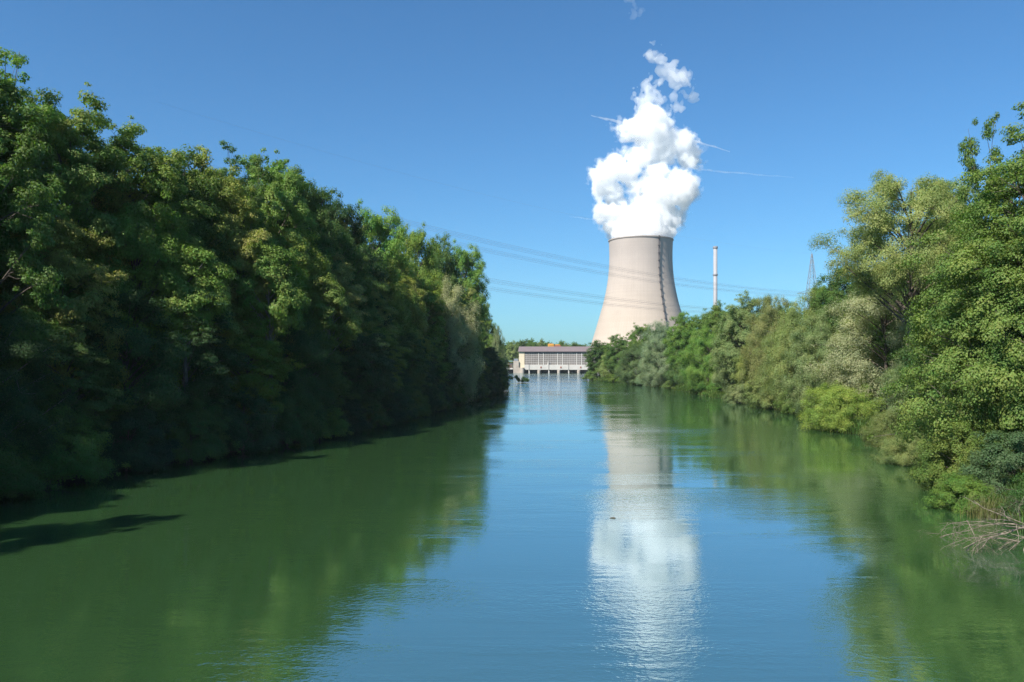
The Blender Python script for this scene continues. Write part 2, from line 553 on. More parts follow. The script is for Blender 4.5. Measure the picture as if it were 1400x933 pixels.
def hash_seed(s):
    return sum((i + 3) * ord(c) for i, c in enumerate(s)) % 9973


kind('maple', 4, H=23, Rr=7.0, base=0.12, limbs=66, per_limb=15, crad=0.95, flat=0.6, nleaf=125000, Ln=0.26, Wd=0.18, upness=0.5, spike=0.07, spread=0.12)
kind('oak', 3, H=22, Rr=7.0, base=0.13, limbs=62, per_limb=14, crad=1.0, flat=0.8, nleaf=115000, Ln=0.24, Wd=0.17, upness=0.45, spike=0.04, spread=0.12)
kind('ash', 2, H=24, Rr=5.4, base=0.12, limbs=40, per_limb=12, crad=0.8, flat=0.7, nleaf=60000, Ln=0.25, Wd=0.15, spike=0.05)
kind('lush', 1, H=26, Rr=9.5, base=0.0, limbs=100, per_limb=18, crad=0.95, flat=0.6, nleaf=430000, Ln=0.18, Wd=0.13, upness=0.4, spike=0.07, tr=0.42, cfrac=0.4, low=-0.9, lobe=(0.74, 1.1))
kind('willow', 4, H=18, Rr=7.2, base=0.03, limbs=52, per_limb=14, crad=1.1, flat=0.95, nleaf=190000, Ln=0.25, Wd=0.08, droop=0.3, upness=0.35, spike=0.06, cfrac=0.36, low=-0.8, lobe=(0.78, 1.1))
kind('open_willow', 1, H=28, Rr=9.0, base=0.5, limbs=42, per_limb=14, crad=1.05, flat=0.85, nleaf=170000, Ln=0.22, Wd=0.085, droop=0.15, upness=0.35, spike=0.2, lean=-0.1, tr=0.45, lobe=(0.6, 1.12), cfrac=0.4, low=-0.5, spread=0.12)
kind('pole_tree', 1, H=20, Rr=4.0, base=0.55, limbs=30, per_limb=10, crad=0.9, flat=0.6, nleaf=44000, Ln=0.26, Wd=0.17, upness=0.55, spike=0.15, tr=0.26)
kind('bush', 4, H=6.5, Rr=4.2, base=0.0, limbs=40, per_limb=11, crad=0.6, flat=0.8, nleaf=60000, Ln=0.15, Wd=0.1, upness=0.45, tr=0.1, spike=0.1, cfrac=0.3, low=-0.5)
kind('thicket', 2, H=8, Rr=6, base=0.0, limbs=54, per_limb=13, crad=0.7, flat=0.95, nleaf=100000, Ln=0.19, Wd=0.06, upness=0.45, tr=0.09, droop=0.1, spike=0.0, cfrac=0.25, low=-0.3, lobe=(0.85, 1.05))

NAMES = {'pole_tree': 'broadleaf_tree', 'maple': 'maple_tree', 'oak': 'broadleaf_tree', 'ash': 'ash_tree', 'lush': 'maple_tree', 'willow': 'willow_tree',
         'open_willow': 'willow_tree', 'bush': 'shrub', 'thicket': 'shrub'}
COLR = {
    'deep': (0.038, 0.084, 0.032), 'dark': (0.070, 0.132, 0.036), 'mid': (0.120, 0.192, 0.042), 'fresh': (0.125, 0.220, 0.048),
    'olive': (0.190, 0.222, 0.075), 'gold': (0.152, 0.208, 0.050), 'silver': (0.260, 0.285, 0.155), 'grey': (0.175, 0.220, 0.130),
    'teal': (0.100, 0.160, 0.062), 'lime': (0.230, 0.285, 0.050), 'soft': (0.200, 0.250, 0.100), 'khaki': (0.215, 0.245, 0.085),
}
prng = random.Random(11)


def plant(kd, x, y, h, wdt, colour, label, group, bark=None, var=None, rz=None, base=None):
    variants = KIND[kd]
    i = prng.randrange(len(variants)) if var is None else var % len(variants)
    tm, cm, mh, mw = variants[i]
    z = gz(x, y) if base is None else base
    root = empty(NAMES[kd], (x, y, max(z, -0.4)), prng.uniform(0, 6.28) if rz is None else rz)
    sz = h / mh
    sx = wdt / mw
    root.scale = (sx, sx, sz)
    tag(root, label, 'shrub' if kd in ('bush', 'thicket') else 'tree', group)
    t = bpy.data.objects.new('stem' if kd in ('bush', 'thicket') else 'trunk', tm); COL.objects.link(t); t.parent = root
    c = bpy.data.objects.new('foliage' if kd in ('bush', 'thicket') else 'crown', cm); COL.objects.link(c); c.parent = root
    cc = COLR[colour]
    j = 1 + prng.uniform(-0.12, 0.12)
    if 'left wood' in group: cc = (cc[0] * 1.32, cc[1] * 1.16, cc[2] * 1.1)   # leaves lightened in place of missing sunlight, and turned more olive
    if 'right bank' in group and kd in ('willow', 'open_willow'): cc = (cc[0] * 1.18, cc[1] * 1.15, cc[2] * 1.12)
    c.color = (cc[0] * j * prng.uniform(0.92, 1.08), cc[1] * j, cc[2] * j * prng.uniform(0.85, 1.15), 1)
    if bark:
        t.material_slots[0].link = 'OBJECT'; t.material_slots[0].material = M[bark]
    return root


def plant_px(kd, px, top, d, wpx, colour, label, group, **kw):
    """a tree whose top shows at photograph (px, top) when it stands d metres off"""
    x = (px - 700) / F * d
    z = gz(x, d)
    h = CAMZ + (HOR - top) / F * d - max(z, -0.4)
    return plant(kd, x, d, h, wpx / F * d, colour, label, group, **kw)


ORD = ['nearest', 'second', 'third', 'fourth', 'fifth', 'sixth', 'seventh', 'eighth', 'ninth', 'tenth', 'eleventh', 'twelfth', 'thirteenth',
       'fourteenth', 'fifteenth', 'sixteenth', 'seventeenth', 'eighteenth', 'nineteenth', 'twentieth', 'twenty-first', 'twenty-second',
       'twenty-third', 'twenty-fourth', 'twenty-fifth', 'twenty-sixth', 'twenty-seventh', 'twenty-eighth', 'twenty-ninth', 'thirtieth',
       'thirty-first', 'thirty-second', 'thirty-third', 'thirty-fourth', 'thirty-fifth', 'thirty-sixth']
WORD = {'deep': 'very dark green', 'dark': 'dark green', 'mid': 'mid green', 'fresh': 'bright green', 'olive': 'olive', 'gold': 'yellow-green',
        'silver': 'silvery', 'grey': 'grey-green', 'teal': 'blue-green', 'lime': 'lime green', 'soft': 'pale green', 'khaki': 'khaki green'}
TYPE = {'maple': 'maple', 'oak': 'broadleaf tree', 'ash': 'slender ash', 'willow': 'willow', 'bush': 'shrub', 'thicket': 'shrub', 'lush': 'maple', 'open_willow': 'willow'}


def nth(i):
    return ORD[i] + ' from near end'


# ---- left bank: rows along the bank, from the water's edge up the slope
def bank_l(y): return float(np.interp(y, LBY, LBX))
def bank_r(y): return float(np.interp(y, RBY, RBX))


# skyline of the left wood: (px, top, depth, width px, kind, colour, label)
LEFT_TOP = [
    (-75, 40, 74, 190, 'maple', 'dark', 'tall dark maple at the left edge, its top cut off by the frame'),
    (12, 68, 76, 130, 'ash', 'fresh', 'tallest ash of the left wood, airy bright green top at the far left'),
    (92, 128, 82, 150, 'maple', 'mid', 'tall maple with reddish tips just right of the tallest ash, left wood'),
    (165, 168, 90, 130, 'maple', 'mid', 'broad maple on the skyline, second to the right of the tallest ash'),
    (235, 205, 98, 110, 'oak', 'dark', 'small dark round tree on the left skyline before the spiky ash'),
    (285, 214, 104, 100, 'maple', 'gold', 'yellow-green maple on the left skyline, left of the spiky ash'),
    (325, 200, 110, 80, 'ash', 'dark', 'dark ash with two spiky shoots at its top on the left skyline'),
    (372, 206, 112, 90, 'maple', 'fresh', 'pointed bright green maple right beside the spiky ash on the left skyline'),
    (420, 236, 120, 90, 'oak', 'dark', 'dark round tree on the left skyline right of the pointed maple'),
    (462, 266, 130, 80, 'oak', 'deep', 'very dark small tree on the left skyline left of the bright green tree'),
    (512, 286, 138, 76, 'oak', 'fresh', 'bright fresh green tree standing out on the left skyline'),
    (568, 308, 150, 76, 'oak', 'mid', 'round tree on the left skyline right of the bright fresh green one'),
    (604, 322, 170, 60, 'oak', 'dark', 'dark domed tree on the left skyline before the rounded last crown'),
    (632, 336, 190, 72, 'oak', 'fresh', 'rounded green crown that ends the left skyline above the silvery willow'),
    (648, 400, 225, 46, 'oak', 'mid', 'tree stepping down at the right end of the left wood'),
    (667, 434, 262, 34, 'oak', 'fresh', 'small bright tree near the river end of the left wood'),
    (679, 448, 330, 20, 'willow', 'grey', 'grey-green willow at the far end of the left wood near the weir'),
]
def enter(px, inland, d0=36.0):
    """depth at which the line of sight through column px has gone this far into the left bank"""
    d = d0
    while d < 420 and np.interp(d, LBY, LBX) - (px - 700) / F * d < inland:
        d += 0.5
    return d


for px, top, d, wpx, kd, co, lab in LEFT_TOP:
    d_old = d
    if d < 300:
        d = enter(px, 11.5 if px < 560 else 9.0)
        wpx = wpx * max(1.0, d_old / d * 0.9)
    plant_px(kd, px, top, d, wpx * (1.45 if px < 560 else 1.05), co, lab, 'trees of the left wood')

# the silvery willow and the lit ash-green trees in the wood's face
plant_px('willow', 618, 384, enter(618, -0.5), 84, 'silver', 'pale silvery willow leaning out of the dark left wood', 'trees of the left wood', var=1)
plant_px('willow', 672, 478, enter(672, 1.0), 24, 'teal', 'dull blue-green willow low at the tip of the left wood', 'trees of the left wood')

seqs = {}


def label_for(kd, co, row, i):
    return '%s %s, %s of left wood, %s' % (WORD[co], TYPE[kd], row, nth(i))


# middle row up the slope
i = 0
y = 30.0
while y < 232:
    off = 6.8 + prng.uniform(-1.5, 1.5)
    x = bank_l(y) - off
    px = 700 + (x + 3.5) / y * F
    sky = np.interp(px, [0, 70, 130, 190, 330, 430, 510, 590, 640, 668, 690], [80, 120, 150, 195, 210, 262, 296, 322, 345, 420, 455])
    top = sky + (95 if i % 2 else 45) * 90 / y + prng.uniform(0, 25) * 90 / y
    h = CAMZ + (HOR - top) / F * y - gz(x, y)
    kd = ['maple', 'maple', 'oak', 'maple'][i % 4]
    co = ['olive', 'mid', 'gold', 'olive', 'dark', 'olive', 'mid', 'gold'][i % 8]  # lighter olive and gold leaves help paint in the sunlit crowns
    plant(kd, x, y, max(12, min(h, 26)), prng.uniform(11, 14), co, label_for(kd, co, 'middle row', i), 'trees of the left wood')
    y += 8.3; i += 1
# upper slope row, mostly hidden: closes the gaps against the sky
i = 0
y = 26.0
while y < 250:
    x = bank_l(y) - 14 + prng.uniform(-2, 2)
    px = 700 + (x + 4.5) / y * F
    sky = np.interp(px, [-200, 0, 70, 130, 190, 330, 430, 510, 590, 640, 668, 690], [30, 80, 120, 150, 195, 215, 262, 296, 322, 345, 420, 455])
    h = CAMZ + (HOR - sky + (14 if y < 60 else -12) * 90 / y) / F * y - gz(x, y)
    co = ['mid', 'olive', 'dark', 'gold'][i % 4]  # olive and gold mixed in to brighten the sunlit slope by colour
    kd = ['oak', 'maple'][i % 2]
    plant(kd, x, y, max(14, min(h, 27)), prng.uniform(12, 15), co, label_for(kd, co, 'upper row', i), 'trees of the left wood')
    y += 11.5; i += 1
# waterside row
i = 0
y = 30.0
while y < 268:
    x = bank_l(y) - prng.uniform(1.5, 3.5)
    h = prng.uniform(11.5, 16.5) if y < 200 else prng.uniform(10, 13)
    kd = ['maple', 'oak', 'maple', 'maple', 'willow'][i % 5]
    co = ['dark', 'deep', 'deep', 'mid', 'deep'][i % 5]  # deep leaf colours carry the shade of the lower wood
    plant(kd, x, y, h, prng.uniform(10, 13), co, label_for(kd, co, 'waterside row', i), 'trees of the left wood',
          bark='pale_bark' if i % 3 == 1 else None)
    y += 7.6; i += 1
# overhanging shrubs along the water
i = 0
y = 34.0
while y < 275:
    x = bank_l(y) + prng.uniform(0.2, 1.4)
    kd = 'bush'
    co = ['deep', 'dark', 'deep', 'dark', 'mid'][i % 5]  # shade at the water's edge is put into these deeper leaf colours
    plant(kd, x, y, prng.uniform(4.5, 7.5), prng.uniform(7, 9.5), co,
          '%s shrub overhanging left waterline, %s' % (WORD[co], nth(i)), 'shrubs along the left bank', base=0.0)
    y += 7.4; i += 1
for px, top, inl, lab in ((256, 330, 1.2, 'slim tree with pale bare trunk in the dark left wood, leftmost of three'),
                          (372, 330, 0.8, 'slim tree with pale bare trunk in the left wood, middle of three'),
                          (452, 380, 0.8, 'slim tree with pale bare trunk in the left wood, rightmost of three')):
    d_ = enter(px, inl)
    plant_px('pole_tree', px, top, d_, 8.0 * F / d_, 'mid', lab, 'trees of the left wood', bark='pale_bark')
plant('maple', -43.0, 29.0, 28.5, 7.0, 'dark', 'tall maple out of frame on the left whose shadow crosses the water', 'trees of the left wood')
plant('oak', -46.0, 19.5, 28.0, 6.5, 'dark', 'tall tree out of frame on the left casting the nearest shadow tongue', 'trees of the left wood')
# left bank beyond the tip
for j, (px, top, d, wpx, co) in enumerate([(672, 462, 380, 34, 'mid'), (650, 450, 420, 40, 'dark'), (683, 476, 470, 26, 'grey')]):
    plant_px('oak', px, top, d, wpx, co, '%s tree beyond the tip of the left wood, %s' % (WORD[co], nth(j)), 'trees of the left wood')

# ---- right bank
RIGHT = [
    # px, top, depth, width, kind, colour, label
    (1425, 168, 62, 360, 'lush', 'gold', 'huge yellow-green maple in tiers filling the right edge of the photo'),
    (1352, 158, 74, 95, 'ash', 'mid', 'dark green ash whose ragged top rises above the big maple at right'),
    (1243, 232, 104, 215, 'open_willow', 'khaki', 'tall open willow with airy crown and bare limbs on the right bank'),
    (1212, 374, 128, 190, 'willow', 'silver', 'broad pale silvery willow below the tall open willow'),
    (1320, 390, 82, 170, 'oak', 'dark', 'dark tree in the shade between big maple and pale willow'),
    (1300, 250, 120, 120, 'oak', 'mid', 'mid green tree filling the gap behind the big maple'),
    (1165, 366, 150, 110, 'oak', 'dark', 'dark green round tree behind the tall open willow at its left foot'),
    (1128, 384, 165, 74, 'oak', 'mid', 'dark leafy tree just right of the pylon'),
    (1090, 400, 150, 90, 'willow', 'soft', 'pale green willow below the pylon'),
    (1055, 404, 172, 80, 'willow', 'olive', 'olive willow left of the pylon on the right skyline'),
    (1012, 403, 200, 72, 'oak', 'soft', 'round headed tree at the crest of the right skyline right of the chimney'),
    (975, 414, 240, 60, 'oak', 'mid', 'mid green tree below the thin white chimney'),
    (940, 428, 262, 60, 'oak', 'fresh', 'fresh green tree right of the cooling tower foot'),
    (905, 440, 300, 54, 'willow', 'grey', 'grey-green willow before the middle of the cooling tower foot'),
    (876, 444, 330, 44, 'oak', 'mid', 'tree with brownish top before the cooling tower foot'),
    (846, 458, 345, 40, 'oak', 'mid', 'mid green tree before the left edge of the cooling tower'),
    (820, 466, 372, 40, 'oak', 'dark', 'dark tree at the tip of the right bank covering the powerhouse end'),
    (838, 478, 352, 44, 'willow', 'soft', 'pale green low willow second from the tip of the right bank'),
    (870, 470, 310, 56, 'willow', 'teal', 'blue-green willow in the waterside row of the right bank, left of the grey one'),
    (905, 466, 285, 60, 'willow', 'grey', 'rounded grey-green willow in the waterside row left of the bright green willow'),
    (968, 447, 224, 70, 'willow', 'fresh', 'bright green rounded willow leaning over the river'),
    (935, 455, 262, 50, 'willow', 'teal', 'dull blue-green willow directly left of the bright green willow'),
    (1005, 440, 205, 64, 'willow', 'soft', 'pale green willow directly right of the bright green willow'),
    (1040, 455, 180, 78, 'willow', 'olive', 'olive green willow in the middle of the right bank waterside'),
    (1078, 440, 158, 80, 'willow', 'soft', 'soft green willow left of the broad silvery willow'),
    (1120, 425, 138, 90, 'willow', 'soft', 'pale willow tucked behind the left side of the silvery willow'),
    (1272, 470, 90, 130, 'willow', 'soft', 'pale green waterside willow between lime shrub and big maple'),
]
for px, top, d, wpx, kd, co, lab in RIGHT:
    plant_px(kd, px, top, d, wpx, co, lab, 'trees of the right bank')
SHRUB_R = [
    (1152, 515, 112, 122, 'thicket', 'lime', 'large rounded lime green shrub spilling over the right waterline'),
    (1225, 560, 90, 80, 'thicket', 'soft', 'pale green shrub right of the large lime shrub'),
    (1250, 590, 76, 100, 'thicket', 'soft', 'soft green drooping shrub at the bend of the right bank'),
    (1318, 575, 60, 130, 'bush', 'gold', 'yellow-green leafy shrub at the waterline under the big maple'),
    (1388, 570, 55, 150, 'bush', 'teal', 'blue-green shrub at the right edge of the photo above the dead branches'),
    (1320, 650, 53, 90, 'bush', 'mid', 'rounded mid green shrub low at the water left of the dry reeds'),
    (1440, 600, 48, 130, 'bush', 'dark', 'dark shrub cut off by the right edge behind dead branches'),
    (1060, 510, 160, 80, 'bush', 'olive', 'olive shrub touching the water left of the lime shrub'),
    (1020, 518, 180, 60, 'bush', 'soft', 'pale shrub at the waterline below the olive willow'),
    (1092, 520, 146, 60, 'bush', 'mid', 'mid green shrub in the dark notch left of the lime shrub'),
    (985, 515, 214, 50, 'bush', 'fresh', 'bright green shrub at the foot of the bright green willow'),
    (925, 512, 268, 40, 'bush', 'gold', 'small yellow-green shrub at the waterline before the blue-green willow'),
    (885, 508, 300, 46, 'bush', 'grey', 'grey-green shrub at the far right waterline'),
    (845, 506, 345, 40, 'bush', 'mid', 'mid green shrub at the waterline close to the tip of the right bank'),
    (815, 500, 372, 36, 'bush', 'mid', 'leafy shrub at the very tip of the right bank'),
]
for px, top, d, wpx, kd, co, lab in SHRUB_R:
    plant_px(kd, px, top, d, wpx, co, lab, 'shrubs along the right bank', base=-0.3)
# second line behind the right bank (closes gaps)
for j in range(14):
    y = 66 + j * 21.0
    x = bank_r(y) + 15 + prng.uniform(-2, 3)
    px = 700 + x / y * F
    sky = np.interp(px, [800, 870, 930, 1000, 1060, 1120, 1160, 1240, 1320, 1400], [470, 450, 436, 412, 412, 396, 380, 320, 280, 200])
    h = CAMZ + (HOR - sky - 8) / F * y - gz(x, y)
    kd = ['oak', 'maple'][j % 2]; co = ['mid', 'dark', 'soft'][j % 3]
    plant(kd, x, y, max(10, min(h, 24)), prng.uniform(9, 12), co,
          '%s %s, back row of right bank, %s' % (WORD[co], TYPE[kd], nth(j)), 'trees of the right bank')

# ---- far trees behind the powerhouse
far_px = [672, 684, 693, 702, 711, 720, 729, 738, 746, 755, 764, 772, 781, 790, 799, 808, 816, 825]
for j, px in enumerate(far_px):
    top = float(np.interp(px, [672, 700, 722, 740, 755, 775, 795, 830], [470, 467, 463, 464, 468, 466, 470, 473])) + prng.uniform(-1, 1.5)
    plant_px('oak', px, top, 680 + (j % 3) * 22, prng.uniform(19, 25), ['mid', 'dark', 'mid', 'soft'][j % 4],
             'distant tree behind powerhouse roof, %s from the left' % ('first' if j == 0 else ORD[j]), 'distant trees behind the powerhouse')

# ---------------------------------------------------------------- cooling tower
TD = 1068.0
TX = (876 - 700) / F * TD
prof_px = [(501, 77.0), (491, 74.0), (473, 68.3), (452, 61.8), (432, 56.0), (412, 50.2), (391, 45.9), (377, 44.0), (362, 42.9), (350, 42.6), (340, 42.9), (329, 43.4)]
sc_t = TD / F
ptz = [CAMZ + (HOR - p) * sc_t for p, _ in prof_px]
ptr = [r * sc_t * 0.997 for _, r in prof_px]
zz = np.linspace(2.0, ptz[-1], 60)
rr_ = np.interp(zz, ptz, ptr)
for _ in range(6):   # smooth the meridian
    rr_[1:-1] = (rr_[:-2] + 2 * rr_[1:-1] + rr_[2:]) / 4
tw = empty('cooling_tower', (TX, TD, 0))
tag(tw, 'huge pale concrete hyperbolic cooling tower with steam rising from it', 'cooling tower')
mb = MB()
outer = list(zip(rr_, zz)); inner = [(r - 1.0, z) for r, z in outer][::-1]
mb.lathe(outer + inner, n=180, closed=True)
sh = mb.build('shell', M['tower'], tw, smooth=True)
# wind ribs: thin raised meridian strips
ribs = MB()
for k in range(90):
    a = 2 * math.pi * k / 90
    ca, sa = math.cos(a), math.sin(a)
    for i in range(len(zz) - 1):
        pass
    prev = None
    b = len(ribs.v)
    for r, z in zip(rr_[2::3], zz[2::3]):
        for dr_, dt in ((-0.1, -0.1), (0.025, -0.08), (0.025, 0.08), (-0.1, 0.1)):
            ribs.v.append(((r + dr_) * ca - dt * sa, (r + dr_) * sa + dt * ca, z))
    m_ = len(zz[2::3])
    for i in range(m_ - 1):
        for q in range(3):
            ribs.f.append((b + i * 4 + q, b + i * 4 + q + 1, b + (i + 1) * 4 + q + 1, b + (i + 1) * 4 + q))
ribs.build('wind_ribs', M['tower'], tw)
rim = MB()
rt = rr_[-1]
rim.lathe([(rt + 0.05, ptz[-1] - 1.2), (rt + 0.9, ptz[-1] - 1.1), (rt + 0.9, ptz[-1] + 0.25), (rt - 1.1, ptz[-1] + 0.25), (rt - 1.1, ptz[-1] - 0.1)], n=180)
rim.build('rim', M['tower'], tw, smooth=False)
# inspection ladder: rails, rungs and rest platforms, standing off the shell
la = math.atan2(-math.cos(R(33 - 9.3)), math.sin(R(33 - 9.3)))
ca, sa = math.cos(la), math.sin(la)


def lad(rad, t, z): return (rad * ca - t * sa, rad * sa + t * ca, z)


lb = MB()
lz = np.linspace(6, ptz[-1] + 1, 50)
lr = np.interp(lz, zz, rr_)
for t in (-0.7, 0.7):
    lb.tube([lad(r + 1.6, t, z) for r, z in zip(lr, lz)], 0.36, 4)
for z in np.arange(8, ptz[-1], 1.5):
    r = float(np.interp(z, zz, rr_)) + 1.6
    lb.tube([lad(r, -0.7, z), lad(r, 0.7, z)], 0.12, 4)
lb.build('ladder', M['steel_dark'], tw)
for z in list(np.arange(ptz[-1] - 3, 20, -9.5)):
    r = float(np.interp(z, zz, rr_))
    pb = MB()
    b = len(pb.v)
    for zo in (0, 0.3):
        for rad, t in ((r - 0.2, -1.2), (r + 2.9, -1.2), (r + 2.9, 1.2), (r - 0.2, 1.2)):
            pb.v.append(lad(rad, t, z + zo))
    pb.f += [(0, 3, 2, 1), (4, 5, 6, 7), (0, 1, 5, 4), (1, 2, 6, 5), (2, 3, 7, 6), (3, 0, 4, 7)]
    for t in (-1.1, 1.1):
        pb.tube([lad(r + 2.8, t, z + 0.3), lad(r + 2.8, t, z + 1.5)], 0.1, 4)
        pb.tube([lad(r - 0.2, t, z + 1.4), lad(r + 2.8, t, z + 1.4)], 0.1, 4)
    pb.tube([lad(r + 2.8, -1.1, z + 1.45), lad(r + 2.8, 1.1, z + 1.45)], 0.1, 4)
    pb.build('platform', M['steel_dark'], tw)

# ---------------------------------------------------------------- steam plume: a closed cloud surface filled with an even volume
def lattice(seed):
    return np.random.default_rng(seed).uniform(-1, 1, (48, 48, 48)).astype(np.float32)


LAT = [lattice(s) for s in (1, 2, 3)]


def noise3(x, y, z, s, which=0):
    A = LAT[which]
    x = x / s + 17.3; y = y / s + 5.1; z = z / s + 9.7
    xi = np.floor(x).astype(int); yi = np.floor(y).astype(int); zi = np.floor(z).astype(int)
    fx = (x - xi).astype(np.float32); fy = (y - yi).astype(np.float32); fz = (z - zi).astype(np.float32)
    fx = fx * fx * (3 - 2 * fx); fy = fy * fy * (3 - 2 * fy); fz = fz * fz * (3 - 2 * fz)
    xi %= 48; yi %= 48; zi %= 48
    x1 = (xi + 1) % 48; y1 = (yi + 1) % 48; z1 = (zi + 1) % 48
    c00 = A[xi, yi, zi] * (1 - fx) + A[x1, yi, zi] * fx
    c10 = A[xi, y1, zi] * (1 - fx) + A[x1, y1, zi] * fx
    c01 = A[xi, yi, z1] * (1 - fx) + A[x1, yi, z1] * fx
    c11 = A[xi, y1, z1] * (1 - fx) + A[x1, y1, z1] * fx
    return (c00 * (1 - fy) + c10 * fy) * (1 - fz) + (c01 * (1 - fy) + c11 * fy) * fz


def surface_nets(Fv, org, h):
    nx, ny, nz = Fv.shape
    S = Fv > 0
    cshape = (nx - 1, ny - 1, nz - 1)
    acc = np.zeros(cshape + (3,), np.float32); cnt = np.zeros(cshape, np.float32)
    edges = []
    for ax in range(3):
        a = [slice(None)] * 3; b = [slice(None)] * 3
        a[ax] = slice(0, -1); b[ax] = slice(1, None)
        fa, fb = Fv[tuple(a)], Fv[tuple(b)]
        sa_, sb_ = S[tuple(a)], S[tuple(b)]
        I = np.argwhere(sa_ != sb_)
        va = fa[tuple(I.T)]; vb = fb[tuple(I.T)]
        t = va / (va - vb)
        pos = I.astype(np.float32); pos[:, ax] += t
        o1, o2 = [k for k in range(3) if k != ax]
        for d1 in (0, -1):
            for d2 in (0, -1):
                J = I.copy(); J[:, o1] += d1; J[:, o2] += d2
                ok = (J >= 0).all(1) & (J < np.array(cshape)).all(1)
                np.add.at(acc, tuple(J[ok].T), pos[ok]); np.add.at(cnt, tuple(J[ok].T), 1)
        ins = (I[:, o1] > 0) & (I[:, o2] > 0) & (I[:, o1] < cshape[o1]) & (I[:, o2] < cshape[o2])
        edges.append((ax, o1, o2, I[ins], va[ins] > 0))
    act = cnt > 0
    ids = -np.ones(cshape, int); ids[act] = np.arange(act.sum())
    V = acc[act] / cnt[act][:, None] * h + org
    Q = []
    for ax, o1, o2, I, pos in edges:
        cs = []
        for d1, d2 in ((-1, -1), (0, -1), (0, 0), (-1, 0)):
            J = I.copy(); J[:, o1] += d1; J[:, o2] += d2
            cs.append(ids[tuple(J.T)])
        q = np.stack(cs, 1)
        flip = pos if ax != 1 else ~pos
        q[~flip] = q[~flip][:, ::-1]
        Q.append(q)
    return V, np.concatenate(Q)


def cloud(name, puffs, mat, amp, h=1.25, seed=0, depth=0.8, cut_bottom=None):
    """puffs: (px, py, r px) in the photograph, given their own depth behind / before the tower axis"""
    rng = np.random.default_rng(seed)
    P = []
    for q in puffs:
        px, py, r = q[:3]
        dy = q[3] if len(q) > 3 else rng.uniform(-0.5, 0.5) * 22
        P.append(((px - 700) * sc_t, TD + dy, CAMZ + (HOR - py) * sc_t, r * sc_t))
    P = np.array(P)
    lo = (P[:, :3] - P[:, 3:] - 12).min(0); hi = (P[:, :3] + P[:, 3:] + 12).max(0)
    n = np.ceil((hi - lo) / h).astype(int)
    X, Y, Z = np.meshgrid(*[lo[k] + h * np.arange(n[k]) for k in range(3)], indexing='ij')
    X = X.astype(np.float32); Y = Y.astype(np.float32); Z = Z.astype(np.float32)
    # swirl the coordinates so that the puffs are not balls
    wx = noise3(X, Y, Z, 26, 0) * 7 + noise3(X, Y, Z, 11, 1) * 3
    wy = noise3(X, Y, Z, 26, 1) * 7 + noise3(X, Y, Z, 11, 2) * 3
    wz_ = noise3(X, Y, Z, 26, 2) * 7 + noise3(X, Y, Z, 11, 0) * 3
    s = amp[3]
    Fd = np.full(X.shape, -1e3, np.float32)
    for x, y, z, r in P:
        d = np.sqrt((X + s * wx - x) ** 2 + ((Y + s * wy - y) * depth) ** 2 + (Z + s * wz_ - z) ** 2)
        Fd = np.maximum(Fd, (r - d))
    Fd += amp[0] * (np.abs(noise3(X, Y, Z, 17, 1)) * 2 - 0.7)
    Fd += amp[1] * (np.abs(noise3(X, Y, Z, 8, 2)) * 2 - 0.7)
    Fd += amp[2] * noise3(X, Y, Z, 4, 0)
    Fd += amp[2] * 0.6 * noise3(X, Y, Z, 2.3, 1)
    if cut_bottom is not None:   # the column stays inside the mouth of the tower at its foot
        zr, rr0 = cut_bottom
        rad = np.sqrt((X - TX) ** 2 + (Y - TD) ** 2)
        lim = rr0 - rad + np.maximum(0, Z - zr) * 1.3 - 0.3
        Fd = np.where(Z < zr + 12, np.minimum(Fd, lim), Fd)
        Fd = np.minimum(Fd, Z - (zr - 3))
    Fd[0] = Fd[-1] = -1; Fd[:, 0] = Fd[:, -1] = -1; Fd[:, :, 0] = Fd[:, :, -1] = -1
    V, Q = surface_nets(Fd, lo, h)
    me = np_mesh(name, V, Q, mat, smooth=False)
    o = bpy.data.objects.new(name, me); COL.objects.link(o)
    return o


def zc(x, y, r, *d):   # coordinates measured on a 3.108 x enlargement whose corner is (780, 50)
    return (780 + x / 3.108, 50 + y / 3.108, r / 3.108) + tuple(d)


PUFFS = [zc(*p) for p in [
    (300, 850, 105, 0), (250, 850, 70, 10), (355, 850, 80, -8), (300, 870, 110, 5), (220, 850, 50), (400, 850, 45),
    (300, 800, 105, 0), (225, 800, 62), (390, 790, 68), (425, 780, 40), (180, 790, 38), (140, 750, 32), (130, 720, 22),
    (150, 640, 52), (120, 610, 40), (165, 580, 58), (200, 550, 46), (125, 550, 28), (105, 575, 22), (190, 650, 52), (200, 700, 52), (215, 745, 50),
    (330, 730, 78), (370, 680, 88), (420, 660, 70), (470, 650, 58), (500, 650, 36), (500, 690, 34), (480, 710, 28), (435, 730, 50),
    (345, 620, 62), (300, 640, 46), (255, 590, 42), (270, 545, 46), (300, 510, 52), (385, 580, 36), (420, 620, 42),
    (340, 480, 62), (360, 430, 78), (330, 400, 66), (290, 390, 52), (250, 385, 38), (230, 380, 22), (235, 420, 24), (350, 345, 52), (310, 350, 40),
    (395, 370, 38), (410, 430, 52), (450, 440, 46), (485, 465, 46), (510, 500, 42), (525, 515, 30), (505, 535, 26), (385, 520, 42), (400, 500, 40)]]
pl = cloud('steam_plume', PUFFS, M['steam'], (5.0, 3.8, 2.6, 0.85), seed=3, cut_bottom=(ptz[-1], rt - 1.2))
veil = cloud('veil', [(p[0], p[1], p[2] * 1.05 + 2.0) + tuple(p[3:]) for p in PUFFS], volume_mat('steam_veil', 0.022, 0.0), (6.5, 6.0, 4.2, 1.0), h=1.3, seed=3, cut_bottom=(ptz[-1], rt - 1.2))
veil.parent = pl
tag(pl, 'dense white steam plume billowing up from the cooling tower mouth', 'steam')
